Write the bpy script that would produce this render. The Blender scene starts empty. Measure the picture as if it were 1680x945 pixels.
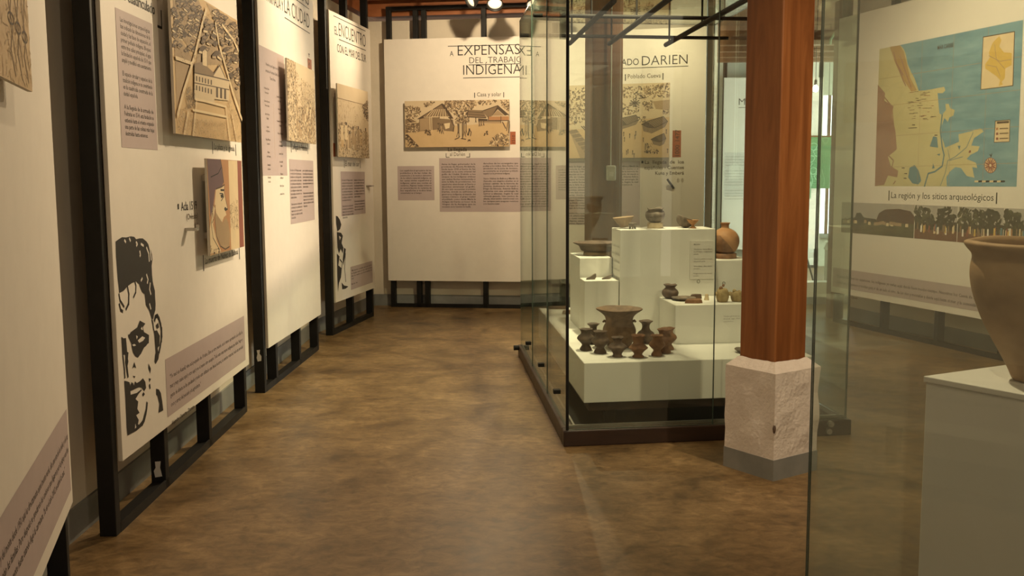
import bpy, bmesh, math, random
from mathutils import Vector, Matrix, noise
random.seed(7)
SC = bpy.context.scene
C = SC.collection

# ------------------------------------------------------------------ camera, light, exposure
F = 1625.5; PITCH = math.radians(6.392); ROLL = math.radians(-0.2916); EYE = 1.4
cam_d = bpy.data.cameras.new('camera'); cam = bpy.data.objects.new('camera', cam_d); C.objects.link(cam)
cam_d.sensor_width = 36; cam_d.lens = F / 1680 * 36; cam_d.clip_start = 0.05; cam_d.clip_end = 200
cam.matrix_world = Matrix.Translation((0, 0, EYE)) @ Matrix.Rotation(math.pi/2 - PITCH, 4, 'X') @ Matrix.Rotation(ROLL, 4, 'Z')
SC.camera = cam
SC.view_settings.view_transform = 'Standard'; SC.view_settings.look = 'None'
SC.view_settings.gamma = 1; SC.view_settings.use_curve_mapping = False
SC.view_settings.exposure = 1.0
SC.cycles.transparent_max_bounces = 40
SC.cycles.max_bounces = 10
SC.cycles.sample_clamp_indirect = 4.0

world = bpy.data.worlds.new('world'); SC.world = world; world.use_nodes = True
bgn = world.node_tree.nodes['Background']
bgn.inputs[0].default_value = (1.0, 0.80, 0.58, 1); bgn.inputs[1].default_value = 0.50

WARM = (1.0, 0.78, 0.50); COOL = (0.80, 1.0, 0.92)
def spot(loc, to, watts, deg, blend=0.7, col=WARM, size=0.03):
    l = bpy.data.lights.new('spot_beam', 'SPOT'); l.energy = watts; l.spot_size = math.radians(deg)
    l.spot_blend = blend; l.color = col; l.shadow_soft_size = size
    o = bpy.data.objects.new('spot_beam', l); C.objects.link(o); o.location = loc
    o.rotation_euler = (Vector(to) - Vector(loc)).to_track_quat('-Z', 'Y').to_euler()
    return o
# ceiling spots of the exhibition and one added fill (the lamps whose housings show are placed in their builder)
spot((-0.85, 7.05, 3.12), (-1.60, 7.00, 2.35), 36, 95, 1.0)     # names panel's top
spot((0.15, 7.60, 3.10), (-1.58, 6.95, 1.60), 38, 70, 1.0)      # names panel
spot((0.10, 6.60, 3.10), (-1.58, 4.80, 1.50), 145, 75, 1.0)     # town panel
spot((0.00, 4.60, 3.10), (-1.45, 3.00, 1.20), 50, 80, 1.0)      # nearest panel
spot((0.80, 6.20, 3.25), (-0.50, 7.20, 0.00), 290, 100, 1.0)    # aisle floor
spot((1.60, 6.60, 3.20), (3.60, 7.60, 1.60), 175, 95, 1.0)      # map panel
spot((0.95, 5.40, 3.30), (1.00, 6.20, 0.60), 60, 75, 0.9)       # display case
spot((-0.40, 1.80, 3.20), (1.10, 4.70, 0.40), 55, 60, 1.0)      # unseen fill added to brighten pillar footing and case front
spot((2.20, 2.90, 3.30), (1.25, 4.60, 0.90), 120, 60, 1.0)       # timber pillar
spot((0.55, 3.55, 3.30), (1.32, 2.40, 1.00), 150, 50, 1.0)       # big bowl
spot((0.20, 1.60, 3.30), (-0.20, 3.60, 0.00), 35, 110, 1.0)     # floor in front

# ------------------------------------------------------------------ pixel <-> world helpers (1680 x 945 frame)
_c, _s = math.cos(ROLL), math.sin(ROLL)
def ray(x, y):
    u, v = x - 840, y - 472.5
    a, b = _c*u + _s*v, -_s*u + _c*v
    dx, dy, dz = a/F, 1.0, -b/F
    return Vector((dx, dy*math.cos(PITCH) + dz*math.sin(PITCH), -dy*math.sin(PITCH) + dz*math.cos(PITCH)))
def at_depth(x, y, Y):
    d = ray(x, y); return Vector((0, 0, EYE)) + d * (Y / d.y)
def at_height(x, y, z):
    d = ray(x, y); return Vector((0, 0, EYE)) + d * ((z - EYE) / d.z)

# ------------------------------------------------------------------ materials
def newmat(name):
    m = bpy.data.materials.new(name); m.use_nodes = True
    nt = m.node_tree; return m, nt, nt.nodes['Principled BSDF']
def coords(nt, scale, kind='Object'):
    tc = nt.nodes.new('ShaderNodeTexCoord'); mp = nt.nodes.new('ShaderNodeMapping')
    mp.inputs['Scale'].default_value = scale; nt.links.new(tc.outputs[kind], mp.inputs['Vector']); return mp.outputs['Vector']
def mottled(name, cols, scale=(6, 6, 6), rough=0.6, bump=0.0, detail=6, spec=0.5, nscale=1.0, roughness_var=0.0, dist=0.0, bscale=None):
    m, nt, p = newmat(name)
    v = coords(nt, scale)
    n = nt.nodes.new('ShaderNodeTexNoise'); n.inputs['Scale'].default_value = nscale; n.inputs['Detail'].default_value = detail
    n.inputs['Roughness'].default_value = 0.62; n.inputs['Distortion'].default_value = dist
    nt.links.new(v, n.inputs['Vector'])
    r = nt.nodes.new('ShaderNodeValToRGB'); nt.links.new(n.outputs['Fac'], r.inputs['Fac'])
    els = r.color_ramp.elements
    while len(els) < len(cols): els.new(0.5)
    for i, c in enumerate(cols):
        els[i].position = 0.28 + 0.44 * i / max(1, len(cols) - 1); els[i].color = (*c, 1)
    nt.links.new(r.outputs['Color'], p.inputs['Base Color'])
    p.inputs['Roughness'].default_value = rough; p.inputs['Specular IOR Level'].default_value = spec
    if roughness_var:
        mr = nt.nodes.new('ShaderNodeMapRange'); mr.inputs['To Min'].default_value = rough - roughness_var; mr.inputs['To Max'].default_value = rough + roughness_var
        nt.links.new(n.outputs['Fac'], mr.inputs['Value']); nt.links.new(mr.outputs['Result'], p.inputs['Roughness'])
    if bump:
        b = nt.nodes.new('ShaderNodeBump'); b.inputs['Strength'].default_value = bump; b.inputs['Distance'].default_value = 0.01
        src = n
        if bscale:
            src = nt.nodes.new('ShaderNodeTexNoise'); src.inputs['Scale'].default_value = bscale; src.inputs['Detail'].default_value = 8
            nt.links.new(v, src.inputs['Vector'])
        nt.links.new(src.outputs['Fac'], b.inputs['Height']); nt.links.new(b.outputs['Normal'], p.inputs['Normal'])
    return m
def plain(name, c, rough=0.7, metal=0.0, var=0.06, spec=0.5):
    lo = tuple(x * (1 - var) for x in c); hi = tuple(min(1, x * (1 + var)) for x in c)
    m = mottled(name, [lo, hi], (9, 9, 9), rough, 0.0, 4, spec)
    m.node_tree.nodes['Principled BSDF'].inputs['Metallic'].default_value = metal
    return m
def glow(name, c, s):
    m, nt, p = newmat(name); p.inputs['Base Color'].default_value = (*c, 1)
    p.inputs['Emission Color'].default_value = (*c, 1); p.inputs['Emission Strength'].default_value = s; return m
def glass(name, tint, haze=0.0, haze_col=(0.8, 0.8, 0.7)):
    m = bpy.data.materials.new(name); m.use_nodes = True; nt = m.node_tree; nt.nodes.clear()
    out = nt.nodes.new('ShaderNodeOutputMaterial'); tr = nt.nodes.new('ShaderNodeBsdfTransparent'); gl = nt.nodes.new('ShaderNodeBsdfGlossy')
    tr.inputs['Color'].default_value = (*tint, 1); gl.inputs['Roughness'].default_value = 0.0; gl.inputs['Color'].default_value = (0.95, 1, 0.97, 1)
    lw = nt.nodes.new('ShaderNodeLayerWeight'); lw.inputs['Blend'].default_value = 0.5
    pw = nt.nodes.new('ShaderNodeMath'); pw.operation = 'POWER'; pw.inputs[1].default_value = 5
    ma = nt.nodes.new('ShaderNodeMath'); ma.operation = 'MULTIPLY_ADD'; ma.inputs[1].default_value = 0.96; ma.inputs[2].default_value = 0.04
    nt.links.new(lw.outputs['Facing'], pw.inputs[0]); nt.links.new(pw.outputs[0], ma.inputs[0])
    mx = nt.nodes.new('ShaderNodeMixShader'); nt.links.new(ma.outputs[0], mx.inputs['Fac'])
    base = tr.outputs[0]
    if haze:
        df = nt.nodes.new('ShaderNodeBsdfDiffuse'); df.inputs['Color'].default_value = (*haze_col, 1)
        md = nt.nodes.new('ShaderNodeMixShader'); md.inputs['Fac'].default_value = haze
        nt.links.new(tr.outputs[0], md.inputs[1]); nt.links.new(df.outputs[0], md.inputs[2]); base = md.outputs[0]
    nt.links.new(base, mx.inputs[1]); nt.links.new(gl.outputs[0], mx.inputs[2]); nt.links.new(mx.outputs[0], out.inputs['Surface'])
    return m
def wood(name, cols, along='Z', rough=0.5, bump=0.15, fine=1.0):
    sc = {'Z': (14, 14, 1.1), 'X': (1.1, 14, 14), 'Y': (14, 1.1, 14)}[along]
    return mottled(name, cols, tuple(s * fine for s in sc), rough, bump, 8, 0.4, 1.0, 0.08, 0.8)

M = {}
M['board'] = plain('board_white', (0.76, 0.71, 0.63), 0.55, var=0.025, spec=0.3)
M['edge'] = plain('board_edge', (0.62, 0.56, 0.46), 0.7)
M['matte'] = plain('matte_black', (0.014, 0.013, 0.012), 0.8, 0.0, 0.2, 0.15)
M['steel'] = plain('black_steel', (0.010, 0.009, 0.008), 0.55, 0.0, 0.3, 0.25)
M['lilac'] = plain('lilac_print', (0.47, 0.385, 0.37), 0.6, var=0.03, spec=0.3)
M['ink'] = plain('black_ink', (0.018, 0.015, 0.012), 0.7)
M['bodyink'] = plain('brown_ink', (0.035, 0.024, 0.018), 0.7)
M['rust'] = plain('rust_print', (0.36, 0.10, 0.035), 0.6)
M['paper'] = mottled('tan_print', [(0.52, 0.36, 0.18), (0.62, 0.45, 0.25)], (3, 3, 3), 0.45, spec=0.3)
M['paper2'] = mottled('pale_tan_print', [(0.57, 0.45, 0.29), (0.64, 0.52, 0.35)], (3, 3, 3), 0.45, spec=0.3)
M['sepia'] = plain('sepia_ink', (0.085, 0.055, 0.032), 0.7)
M['sepia2'] = plain('sepia_wash', (0.22, 0.15, 0.085), 0.7)
M['sepia3'] = plain('sepia_pale_wash', (0.37, 0.26, 0.145), 0.7)
M['cream'] = plain('cream_print', (0.68, 0.54, 0.33), 0.6)
M['mauve'] = plain('mauve_print', (0.13, 0.075, 0.085), 0.6)
M['redbrown'] = plain('red_brown_print', (0.25, 0.075, 0.05), 0.6)
M['orange'] = plain('orange_tan_print', (0.42, 0.21, 0.09), 0.6)
M['sea'] = mottled('sea_print', [(0.115, 0.245, 0.315), (0.175, 0.325, 0.385), (0.24, 0.40, 0.45)], (3, 3, 14), 0.5, spec=0.3)
M['land'] = mottled('land_print', [(0.50, 0.455, 0.235), (0.60, 0.53, 0.29)], (4, 4, 4), 0.5, spec=0.3)
M['mount'] = mottled('mountain_print', [(0.30, 0.17, 0.12), (0.37, 0.22, 0.15)], (5, 5, 5), 0.5, spec=0.3)
M['ridge'] = mottled('ridge_print', [(0.40, 0.25, 0.10), (0.47, 0.33, 0.14)], (9, 9, 9), 0.5, spec=0.3)
M['yellow'] = plain('yellow_print', (0.60, 0.41, 0.09), 0.6)
M['lake'] = plain('lake_print', (0.11, 0.22, 0.26), 0.6)
M['psky'] = plain('photo_sky_print', (0.40, 0.37, 0.33), 0.5)
M['ptree'] = mottled('photo_tree_print', [(0.03, 0.028, 0.014), (0.07, 0.06, 0.03)], (30, 30, 30), 0.5)
M['pgrass'] = plain('photo_grass_print', (0.09, 0.085, 0.04), 0.5, var=0.3)
M['pearth'] = mottled('photo_earth_print', [(0.13, 0.06, 0.03), (0.19, 0.085, 0.045)], (20, 20, 20), 0.5)
M['prust'] = mottled('photo_bush_print', [(0.07, 0.035, 0.02), (0.11, 0.055, 0.03)], (30, 30, 30), 0.5)
M['floor'] = mottled('polished_concrete', [(0.075, 0.045, 0.018), (0.165, 0.103, 0.044), (0.235, 0.152, 0.070), (0.31, 0.21, 0.105)], (1, 1, 1), 0.40, 0.0, 14, 0.4, 3.0, 0.10, 0.6)
def _floor_detail():
    nt = M['floor'].node_tree; p = nt.nodes['Principled BSDF']
    link = [l for l in nt.links if l.to_socket == p.inputs['Base Color']][0]; base = link.from_socket
    v = coords(nt, (1.0, 1.35, 1)); n = nt.nodes.new('ShaderNodeTexNoise'); n.inputs['Scale'].default_value = 14; n.inputs['Detail'].default_value = 10; n.inputs['Roughness'].default_value = 0.7; n.inputs['Distortion'].default_value = 0.6
    nt.links.new(v, n.inputs['Vector'])
    r = nt.nodes.new('ShaderNodeValToRGB'); nt.links.new(n.outputs['Fac'], r.inputs['Fac'])
    r.color_ramp.elements[0].position = 0.33; r.color_ramp.elements[0].color = (0.50, 0.47, 0.42, 1); r.color_ramp.elements[1].position = 0.66; r.color_ramp.elements[1].color = (1.30, 1.30, 1.28, 1)
    mx = nt.nodes.new('ShaderNodeMix'); mx.data_type = 'RGBA'; mx.blend_type = 'MULTIPLY'; mx.inputs[0].default_value = 0.85
    nt.links.new(base, mx.inputs[6]); nt.links.new(r.outputs['Color'], mx.inputs[7]); nt.links.new(mx.outputs[2], p.inputs['Base Color'])
    b = nt.nodes.new('ShaderNodeBump'); b.inputs['Strength'].default_value = 0.12; b.inputs['Distance'].default_value = 0.004; nt.links.new(n.outputs['Fac'], b.inputs['Height']); nt.links.new(b.outputs['Normal'], p.inputs['Normal'])
_floor_detail()
M['wall'] = mottled('old_white_plaster', [(0.58, 0.52, 0.42), (0.68, 0.61, 0.50)], (2, 2, 2), 0.85, 0.2, 8, 0.2, 1.0, 0, 0, 12)
M['skirt'] = mottled('grey_paint', [(0.17, 0.175, 0.165), (0.25, 0.25, 0.235)], (5, 5, 5), 0.6, 0.1)
M['timber'] = wood('red_timber', [(0.12, 0.038, 0.010), (0.215, 0.075, 0.021), (0.30, 0.115, 0.036)], 'Z', 0.42, 0.12)
M['timber2'] = wood('brown_timber', [(0.12, 0.05, 0.02), (0.19, 0.085, 0.035)], 'Z', 0.6, 0.12)
M['beam'] = wood('beam_timber', [(0.24, 0.075, 0.022), (0.38, 0.14, 0.05)], 'X', 0.55, 0.15)
M['beamY'] = wood('rafter_timber', [(0.20, 0.07, 0.024), (0.32, 0.13, 0.05)], 'Y', 0.55, 0.15)
M['plank'] = wood('ceiling_plank', [(0.13, 0.06, 0.025), (0.20, 0.095, 0.04)], 'Y', 0.7, 0.15)
M['rim'] = wood('dark_rim_timber', [(0.016, 0.010, 0.007), (0.045, 0.022, 0.013)], 'X', 0.4, 0.1)
M['plinth'] = mottled('plinth_paint', [(0.64, 0.63, 0.58), (0.70, 0.69, 0.64)], (3, 3, 3), 0.6, 0.05, spec=0.3)
M['footing'] = mottled('rough_white_render', [(0.60, 0.53, 0.47), (0.70, 0.63, 0.57)], (6, 6, 6), 0.85, 0.5, 8, 0.2, 1.0, 0, 0, 9)
M['glass'] = glass('case_glass', (0.935, 0.965, 0.935), 0.006)
M['nearglass'] = glass('hazy_case_glass', (0.945, 0.965, 0.94), 0.04)  # pale diffuse veil mixed into the pane so it looks hazy
M['glassedge'] = plain('glass_edge', (0.05, 0.075, 0.06), 0.2)
M['chrome'] = plain('worn_metal', (0.42, 0.40, 0.36), 0.3, 0.9, 0.1)
M['grey'] = plain('grey_plastic', (0.50, 0.49, 0.42), 0.5)
M['lampglass'] = glow('lamp_bulb', (1.0, 0.80, 0.52), 0.55)
M['bulb'] = glow('bright_bulb', (1.0, 0.86, 0.7), 40)
M['window'] = glow('daylit_glass', (0.86, 0.95, 1.0), 2.2)
M['window_bright'] = glow('bright_daylit_glass', (0.93, 1.0, 0.90), 7.5)
M['green'] = mottled('green_banner', [(0.055, 0.20, 0.075), (0.085, 0.27, 0.11)], (3, 3, 3), 0.6)
M['greenline'] = plain('pale_green_print', (0.36, 0.60, 0.40), 0.6)
M['farwall'] = mottled('far_white_plaster', [(0.62, 0.62, 0.54), (0.70, 0.70, 0.62)], (2, 2, 2), 0.85, 0.1)
M['clay_brown'] = mottled('brown_clay', [(0.085, 0.048, 0.026), (0.165, 0.098, 0.055), (0.24, 0.15, 0.085)], (22, 22, 22), 0.7, 0.25, 8)
M['clay_dark'] = mottled('dark_clay', [(0.036, 0.022, 0.015), (0.085, 0.052, 0.033), (0.14, 0.088, 0.055)], (25, 25, 25), 0.65, 0.25, 8)
M['clay_red'] = mottled('reddish_clay', [(0.10, 0.044, 0.020), (0.20, 0.095, 0.045), (0.28, 0.15, 0.075)], (22, 22, 22), 0.7, 0.25, 8)
M['clay_orange'] = mottled('orange_clay', [(0.27, 0.12, 0.045), (0.38, 0.185, 0.075), (0.45, 0.24, 0.11)], (14, 14, 14), 0.65, 0.15, 8)
M['clay_tan'] = mottled('tan_clay', [(0.24, 0.155, 0.085), (0.36, 0.25, 0.145)], (18, 18, 18), 0.75, 0.25, 8)
M['clay_yellow'] = mottled('yellowish_clay', [(0.20, 0.14, 0.06), (0.34, 0.25, 0.12), (0.44, 0.34, 0.18)], (30, 30, 30), 0.8, 0.3, 8)
M['clay_pale'] = mottled('pale_clay', [(0.42, 0.33, 0.20), (0.54, 0.44, 0.29)], (18, 18, 18), 0.8, 0.25, 8)
M['clay_grey'] = mottled('grey_clay', [(0.055, 0.043, 0.033), (0.13, 0.10, 0.075), (0.23, 0.18, 0.135)], (24, 24, 24), 0.7, 0.3, 8)
M['clay_big'] = mottled('urn_clay', [(0.21, 0.125, 0.06), (0.33, 0.21, 0.105), (0.43, 0.285, 0.155)], (7, 7, 11), 0.72, 0.25, 10)
M['card'] = plain('label_card', (0.62, 0.60, 0.55), 0.6)
M['cardink'] = plain('label_grey_ink', (0.20, 0.19, 0.17), 0.7)
M['ring'] = plain('ring_grey', (0.22, 0.21, 0.18), 0.5)

# ------------------------------------------------------------------ object helpers
def tag(o, label, cat, group=None, kind=None):
    o['label'] = label; o['category'] = cat
    if group: o['group'] = group
    if kind: o['kind'] = kind
    return o
def empty(name, loc=(0, 0, 0), rz=0.0):
    o = bpy.data.objects.new(name, None); C.objects.link(o); o.location = loc; o.rotation_euler = (0, 0, rz); o.empty_display_size = 0.1
    return o
class MB:
    def __init__(self): self.v = []; self.f = []; self.mi = []; self.mats = []; self.smooth = []
    def m(self, mat):
        if mat not in self.mats: self.mats.append(mat)
        return self.mats.index(mat)
    def add(self, vs, fs, mat, smooth=False):
        b = len(self.v); self.v += [tuple(x) for x in vs]; k = self.m(mat)
        for f in fs: self.f.append([b + i for i in f]); self.mi.append(k); self.smooth.append(smooth)
        return self
    def box(self, lo, hi, mat, mats=None):
        x0, y0, z0 = lo; x1, y1, z1 = hi
        vs = [(x0,y0,z0),(x1,y0,z0),(x1,y1,z0),(x0,y1,z0),(x0,y0,z1),(x1,y0,z1),(x1,y1,z1),(x0,y1,z1)]
        fs = [(3,2,1,0),(4,5,6,7),(0,1,5,4),(1,2,6,5),(2,3,7,6),(3,0,4,7)]
        if mats is None: return self.add(vs, fs, mat)
        b = len(self.v); self.v += vs
        for f, mm in zip(fs, mats): self.f.append([b+i for i in f]); self.mi.append(self.m(mm)); self.smooth.append(False)
        return self
    def prism(self, poly, z0, z1, mat):
        n = len(poly); vs = [(p[0], p[1], z0) for p in poly] + [(p[0], p[1], z1) for p in poly]
        fs = [tuple(range(n-1, -1, -1)), tuple(range(n, 2*n))] + [(i, (i+1) % n, n+(i+1) % n, n+i) for i in range(n)]
        return self.add(vs, fs, mat)
    def tube(self, pts, r, mat, n=10, caps=True):
        pts = [Vector(p) for p in pts]; rings = []
        for i, p in enumerate(pts):
            d = (pts[min(i+1, len(pts)-1)] - pts[max(i-1, 0)]).normalized()
            a = d.orthogonal().normalized() if i == 0 else (rings_a - d * rings_a.dot(d)).normalized()
            rings_a = a; b = d.cross(a)
            rr = r[i] if isinstance(r, (list, tuple)) else r
            rings.append([p + rr * (math.cos(2*math.pi*k/n) * a + math.sin(2*math.pi*k/n) * b) for k in range(n)])
        vs = [q for g in rings for q in g]; fs = []
        for i in range(len(rings) - 1):
            for k in range(n): fs.append((i*n+k, i*n+(k+1) % n, (i+1)*n+(k+1) % n, (i+1)*n+k))
        self.add(vs, fs, mat, True)
        if caps:
            self.add(rings[0], [tuple(range(n-1, -1, -1))], mat); self.add(rings[-1], [tuple(range(n))], mat)
        return self
    def lathe(self, prof, mat, n=40, jit=0.0, seed=0, oval=(1, 1), lump=0.0, mat_at=None, rim_wave=0.0):
        vs = []; fs = []
        for i, (r, z) in enumerate(prof):
            for k in range(n):
                a = 2*math.pi*k/n
                q = Vector((math.cos(a) * r * oval[0], math.sin(a) * r * oval[1], z))
                d = noise.noise(Vector((q.x*18 + seed*7.3, q.y*18, q.z*18))) * jit + noise.noise(Vector((math.cos(a)*1.3 + seed, math.sin(a)*1.3, z*4))) * lump
                s = 1 + (d / max(r, 0.01) if r > 1e-4 else 0)
                vs.append((q.x*s, q.y*s, z + (rim_wave * noise.noise(Vector((math.cos(a)*1.7 + seed*3, math.sin(a)*1.7, 0.5))) if z > 0.4*max(p[1] for p in prof) else 0)))
        for i in range(len(prof) - 1):
            for k in range(n):
                fs.append((i*n+k, i*n+(k+1) % n, (i+1)*n+(k+1) % n, (i+1)*n+k))
        self.add(vs, fs, mat, True)
        if prof[0][0] > 1e-4: self.add(vs[:n], [tuple(range(n-1, -1, -1))], mat)
        if prof[-1][0] > 1e-4: self.add(vs[-n:], [tuple(range(n))], mat)
        return self
    def build(self, name, parent=None, bevel=0.0, weld=False):
        me = bpy.data.meshes.new(name); me.from_pydata(self.v, [], self.f)
        for m in self.mats: me.materials.append(M[m])
        me.polygons.foreach_set('material_index', self.mi); me.polygons.foreach_set('use_smooth', self.smooth); me.update()
        if weld:
            bm = bmesh.new(); bm.from_mesh(me); bmesh.ops.remove_doubles(bm, verts=bm.verts, dist=1e-5); bm.to_mesh(me); bm.free()
        o = bpy.data.objects.new(name, me); C.objects.link(o)
        if parent: o.parent = parent
        if bevel:
            b = o.modifiers.new('bevel', 'BEVEL'); b.width = bevel; b.segments = 2; b.limit_method = 'ANGLE'
        return o
def struct(mb, name, bevel=0.0):
    o = mb.build(name, None, bevel); o['kind'] = 'structure'; return o

_glyph = {}
def glyphs(s, res=2, bold=0.0):
    key = (s, res, bold)
    if key in _glyph: return _glyph[key]
    cu = bpy.data.curves.new('t', 'FONT'); cu.body = s; cu.resolution_u = res; cu.offset = bold; cu.size = 1; cu.fill_mode = 'FRONT'
    ob = bpy.data.objects.new('t', cu)
    me = bpy.data.meshes.new_from_object(ob)
    vs = [(v.co.x, v.co.y) for v in me.vertices]; fs = [tuple(p.vertices) for p in me.polygons]
    bpy.data.objects.remove(ob); bpy.data.curves.remove(cu); bpy.data.meshes.remove(me)
    _glyph[key] = (vs, fs); return vs, fs

class Art:
    """flat print on an upright face: local x along the face, z up, y the depth in front of it"""
    def __init__(self, depth, uvf=None): self.mb = MB(); self.y = depth; self.k = 0; self.uvf = uvf; self.o = (0, 0, 1)
    def src(self, ox, oy, s): self.o = (ox, oy, s); return self
    def uv(self, p):
        if self.uvf is None: return p
        return self.uvf(self.o[0] + p[0]*self.o[2], self.o[1] + p[1]*self.o[2], self.y)
    def clamp(self, p):
        if getattr(self, 'rect', None) is None: return p
        u0, u1, z0, z1 = self.rect; return (min(max(p[0], u0), u1), min(max(p[1], z0), z1))
    def cut(self, name, parent):
        """close the marks drawn so far as one part and go on with an empty sheet"""
        o = self.mb.build(name, parent); self.mb = MB(); return o
    def layer(self): self.k += 1; return self.y - 0.0003 - 0.00001*self.k
    def flat(self, pts, mat, y=None):
        y = self.layer() if y is None else y
        pts = [self.clamp(p) for p in pts]
        a = sum(pts[i][0]*pts[(i+1) % len(pts)][1] - pts[(i+1) % len(pts)][0]*pts[i][1] for i in range(len(pts)))
        pts = pts if a > 0 else pts[::-1]
        self.mb.add([(u, y, z) for u, z in pts], [tuple(range(len(pts)))], mat)
    def poly(self, pts, mat, y=None): self.flat([self.uv(p) for p in pts], mat, y)
    def line_uv(self, pts, w, mat, y=None):
        y = self.layer() if y is None else y
        pts = [self.clamp(p) for p in pts]
        for (a, b), (c, d) in zip(pts[:-1], pts[1:]):
            L = math.hypot(c-a, d-b)
            if L < 1e-6: continue
            nx, nz = -(d-b)/L*w/2, (c-a)/L*w/2; ex, ez = (c-a)/L*w*0.25, (d-b)/L*w*0.25
            self.mb.add([(a-ex-nx, y, b-ez-nz), (c+ex-nx, y, d+ez-nz), (c+ex+nx, y, d+ez+nz), (a-ex+nx, y, b-ez+nz)], [(0, 1, 2, 3)], mat)
    def line(self, pts, w, mat, y=None): self.line_uv([self.uv(p) for p in pts], w, mat, y)
    def blobs(self, poly, n, size, mats, squash=0.5, hatch=False):
        """n small leaf-like marks scattered inside a traced outline"""
        P = [self.uv(p) for p in poly]
        x0, x1 = min(p[0] for p in P), max(p[0] for p in P); z0, z1 = min(p[1] for p in P), max(p[1] for p in P)
        def inside(x, z):
            r = False
            for i in range(len(P)):
                (a, b), (c, d) = P[i], P[i-1]
                if (b > z) != (d > z) and x < (c-a)*(z-b)/(d-b) + a: r = not r
            return r
        y = self.layer(); done = tries = 0
        while done < n and tries < n*8:
            tries += 1
            x, z = random.uniform(x0, x1), random.uniform(z0, z1)
            if not inside(x, z): continue
            done += 1; a = random.uniform(0, math.pi); s = size*random.uniform(0.5, 1.3); mat = random.choice(mats)
            if hatch:
                q = [(x + t*s*math.cos(a), z + t*s*math.sin(a)) for t in (-1, 1)]
                self.line_uv(q, s*0.22, mat, y - done*1e-7)
            else:
                ca, sa = math.cos(a), math.sin(a); pts = []
                for t in range(6):
                    an = t*math.pi/3; rr = random.uniform(0.7, 1.2); px, pz = s*rr*math.cos(an), s*squash*rr*math.sin(an)
                    pts.append((x + px*ca - pz*sa, z + px*sa + pz*ca))
                self.flat(pts, mat, y - done*1e-7)
    def text(self, s, u0, u1, z, h=None, mat='ink', bold=0.0, res=2, rot=0.0, align=None, slope=0.0):
        """fit the words between u0 and u1 with the base line at z; h is the capital height"""
        vs, fs = glyphs(s, res, bold)
        if not vs: return
        xa, xb = min(v[0] for v in vs), max(v[0] for v in vs)
        sx = (u1-u0)/(xb-xa) if u1 is not None else None
        sy = h/0.73 if h else sx
        if sx is None: sx = sy
        off = -xa*sx if align != 'right' else -xb*sx
        y = self.layer(); out = []
        for vx, vy in vs:
            px, pz = vx*sx + off, vy*sy
            out.append((u0 + px*math.cos(rot) - pz*math.sin(rot), y, z + px*math.sin(rot) + pz*math.cos(rot) + slope*px))
        self.mb.add(out, fs, mat)
    def para(self, lines, u0, u1, z1, pitch, cap, mat='bodyink', bold=0.012, justify=True):
        z = z1; self.k += 12
        for i, l in enumerate(lines):
            z -= pitch
            if not l: continue
            last = i == len(lines)-1 or not lines[i+1]
            vs, _ = glyphs(l, 1, bold); nat = (max(v[0] for v in vs) - min(v[0] for v in vs))*cap/0.73
            full = u1-u0
            if justify == 'center':
                w = min(nat, full); self.text(l, (u0+u1-w)/2, (u0+u1+w)/2, z, cap, mat, bold, 1)
            else:
                w = full if (not last) or nat > full else min(full, nat*0.95)
                self.text(l, u0, u0+w, z, cap, mat, bold, 1)
    def build(self, name, parent): return self.mb.build(name, parent)

# ------------------------------------------------------------------ the room
def strip_wall(name, pts, z0, z1, th, mat, side=1):
    """wall following a plan polyline; the room face lies on the points, the thickness goes outwards"""
    mb = MB(); pts = [Vector((p[0], p[1])) for p in pts]; offs = []
    for i in range(len(pts)):
        d = (pts[min(i+1, len(pts)-1)] - pts[max(i-1, 0)]).normalized(); offs.append(pts[i] + Vector((-d.y, d.x))*th*side)
    for i in range(len(pts)-1):
        mb.prism([pts[i], pts[i+1], offs[i+1], offs[i]][::side], z0, z1, mat)
    return mb
mb = MB(); mb.prism([(-4, -3), (8.5, -3), (8.5, 17.5), (-4, 17.5)], -0.1, 0.0, 'floor'); struct(mb, 'floor')
LW = [(-0.75, -2.8), (-1.14, 1.0), (-1.72, 3.6), (-1.735, 4.6), (-1.775, 6.5), (-1.79, 8.8), (-1.52, 10.86)]
BW = [(-1.52, 10.86), (0.265, 10.61), (2.03, 10.06)]
RW = [(3.29, 9.60), (4.16, 6.62), (4.45, 4.5), (4.45, -2.8)]
struct(strip_wall('w', LW, 0, 3.06, 0.25, 'wall', 1), 'wall_left')
struct(strip_wall('w', BW, 0, 3.06, 0.25, 'wall', 1), 'wall_back')
struct(strip_wall('w', RW, 0, 3.06, 0.25, 'wall', 1), 'wall_right')
for nm, pts in (('baseboard_left', LW[1:]), ('baseboard_back', BW), ('baseboard_right', RW[:-1])):
    struct(strip_wall('b', pts, 0, 0.125, 0.012, 'skirt', -1), nm)
# lintels over the walls
n_trim = 0
def beam(p, q, w, z0, z1, mat, name='ceiling_beam'):
    mb = MB(); p = Vector(p); q = Vector(q); d = (q-p).normalized(); nn = Vector((-d.y, d.x))*w/2
    mb.prism([p-nn, q-nn, q+nn, p+nn], z0, z1, mat); o = struct(mb, name, 0.006); return o
for pts, nm in ((LW, 'trim_1'), (BW, 'trim_2'), (RW, 'trim_3')):
    mbt = strip_wall('t', [(p[0], p[1]) for p in pts], 3.11, 3.36, 0.2, 'beam', 1); struct(mbt, nm)
mb = MB()
mb.box((-4, -3, 3.62), (8.5, 17.5, 3.68), 'plank'); struct(mb, 'ceiling')
beam((-1.9, 10.62), (2.6, 9.95), 0.10, 3.235, 3.46, 'beam')
beam((-1.9, 7.0), (4.2, 6.6), 0.18, 3.36, 3.60, 'beam')
beam((-1.9, 4.0), (4.4, 3.6), 0.18, 3.36, 3.60, 'beam')
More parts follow.
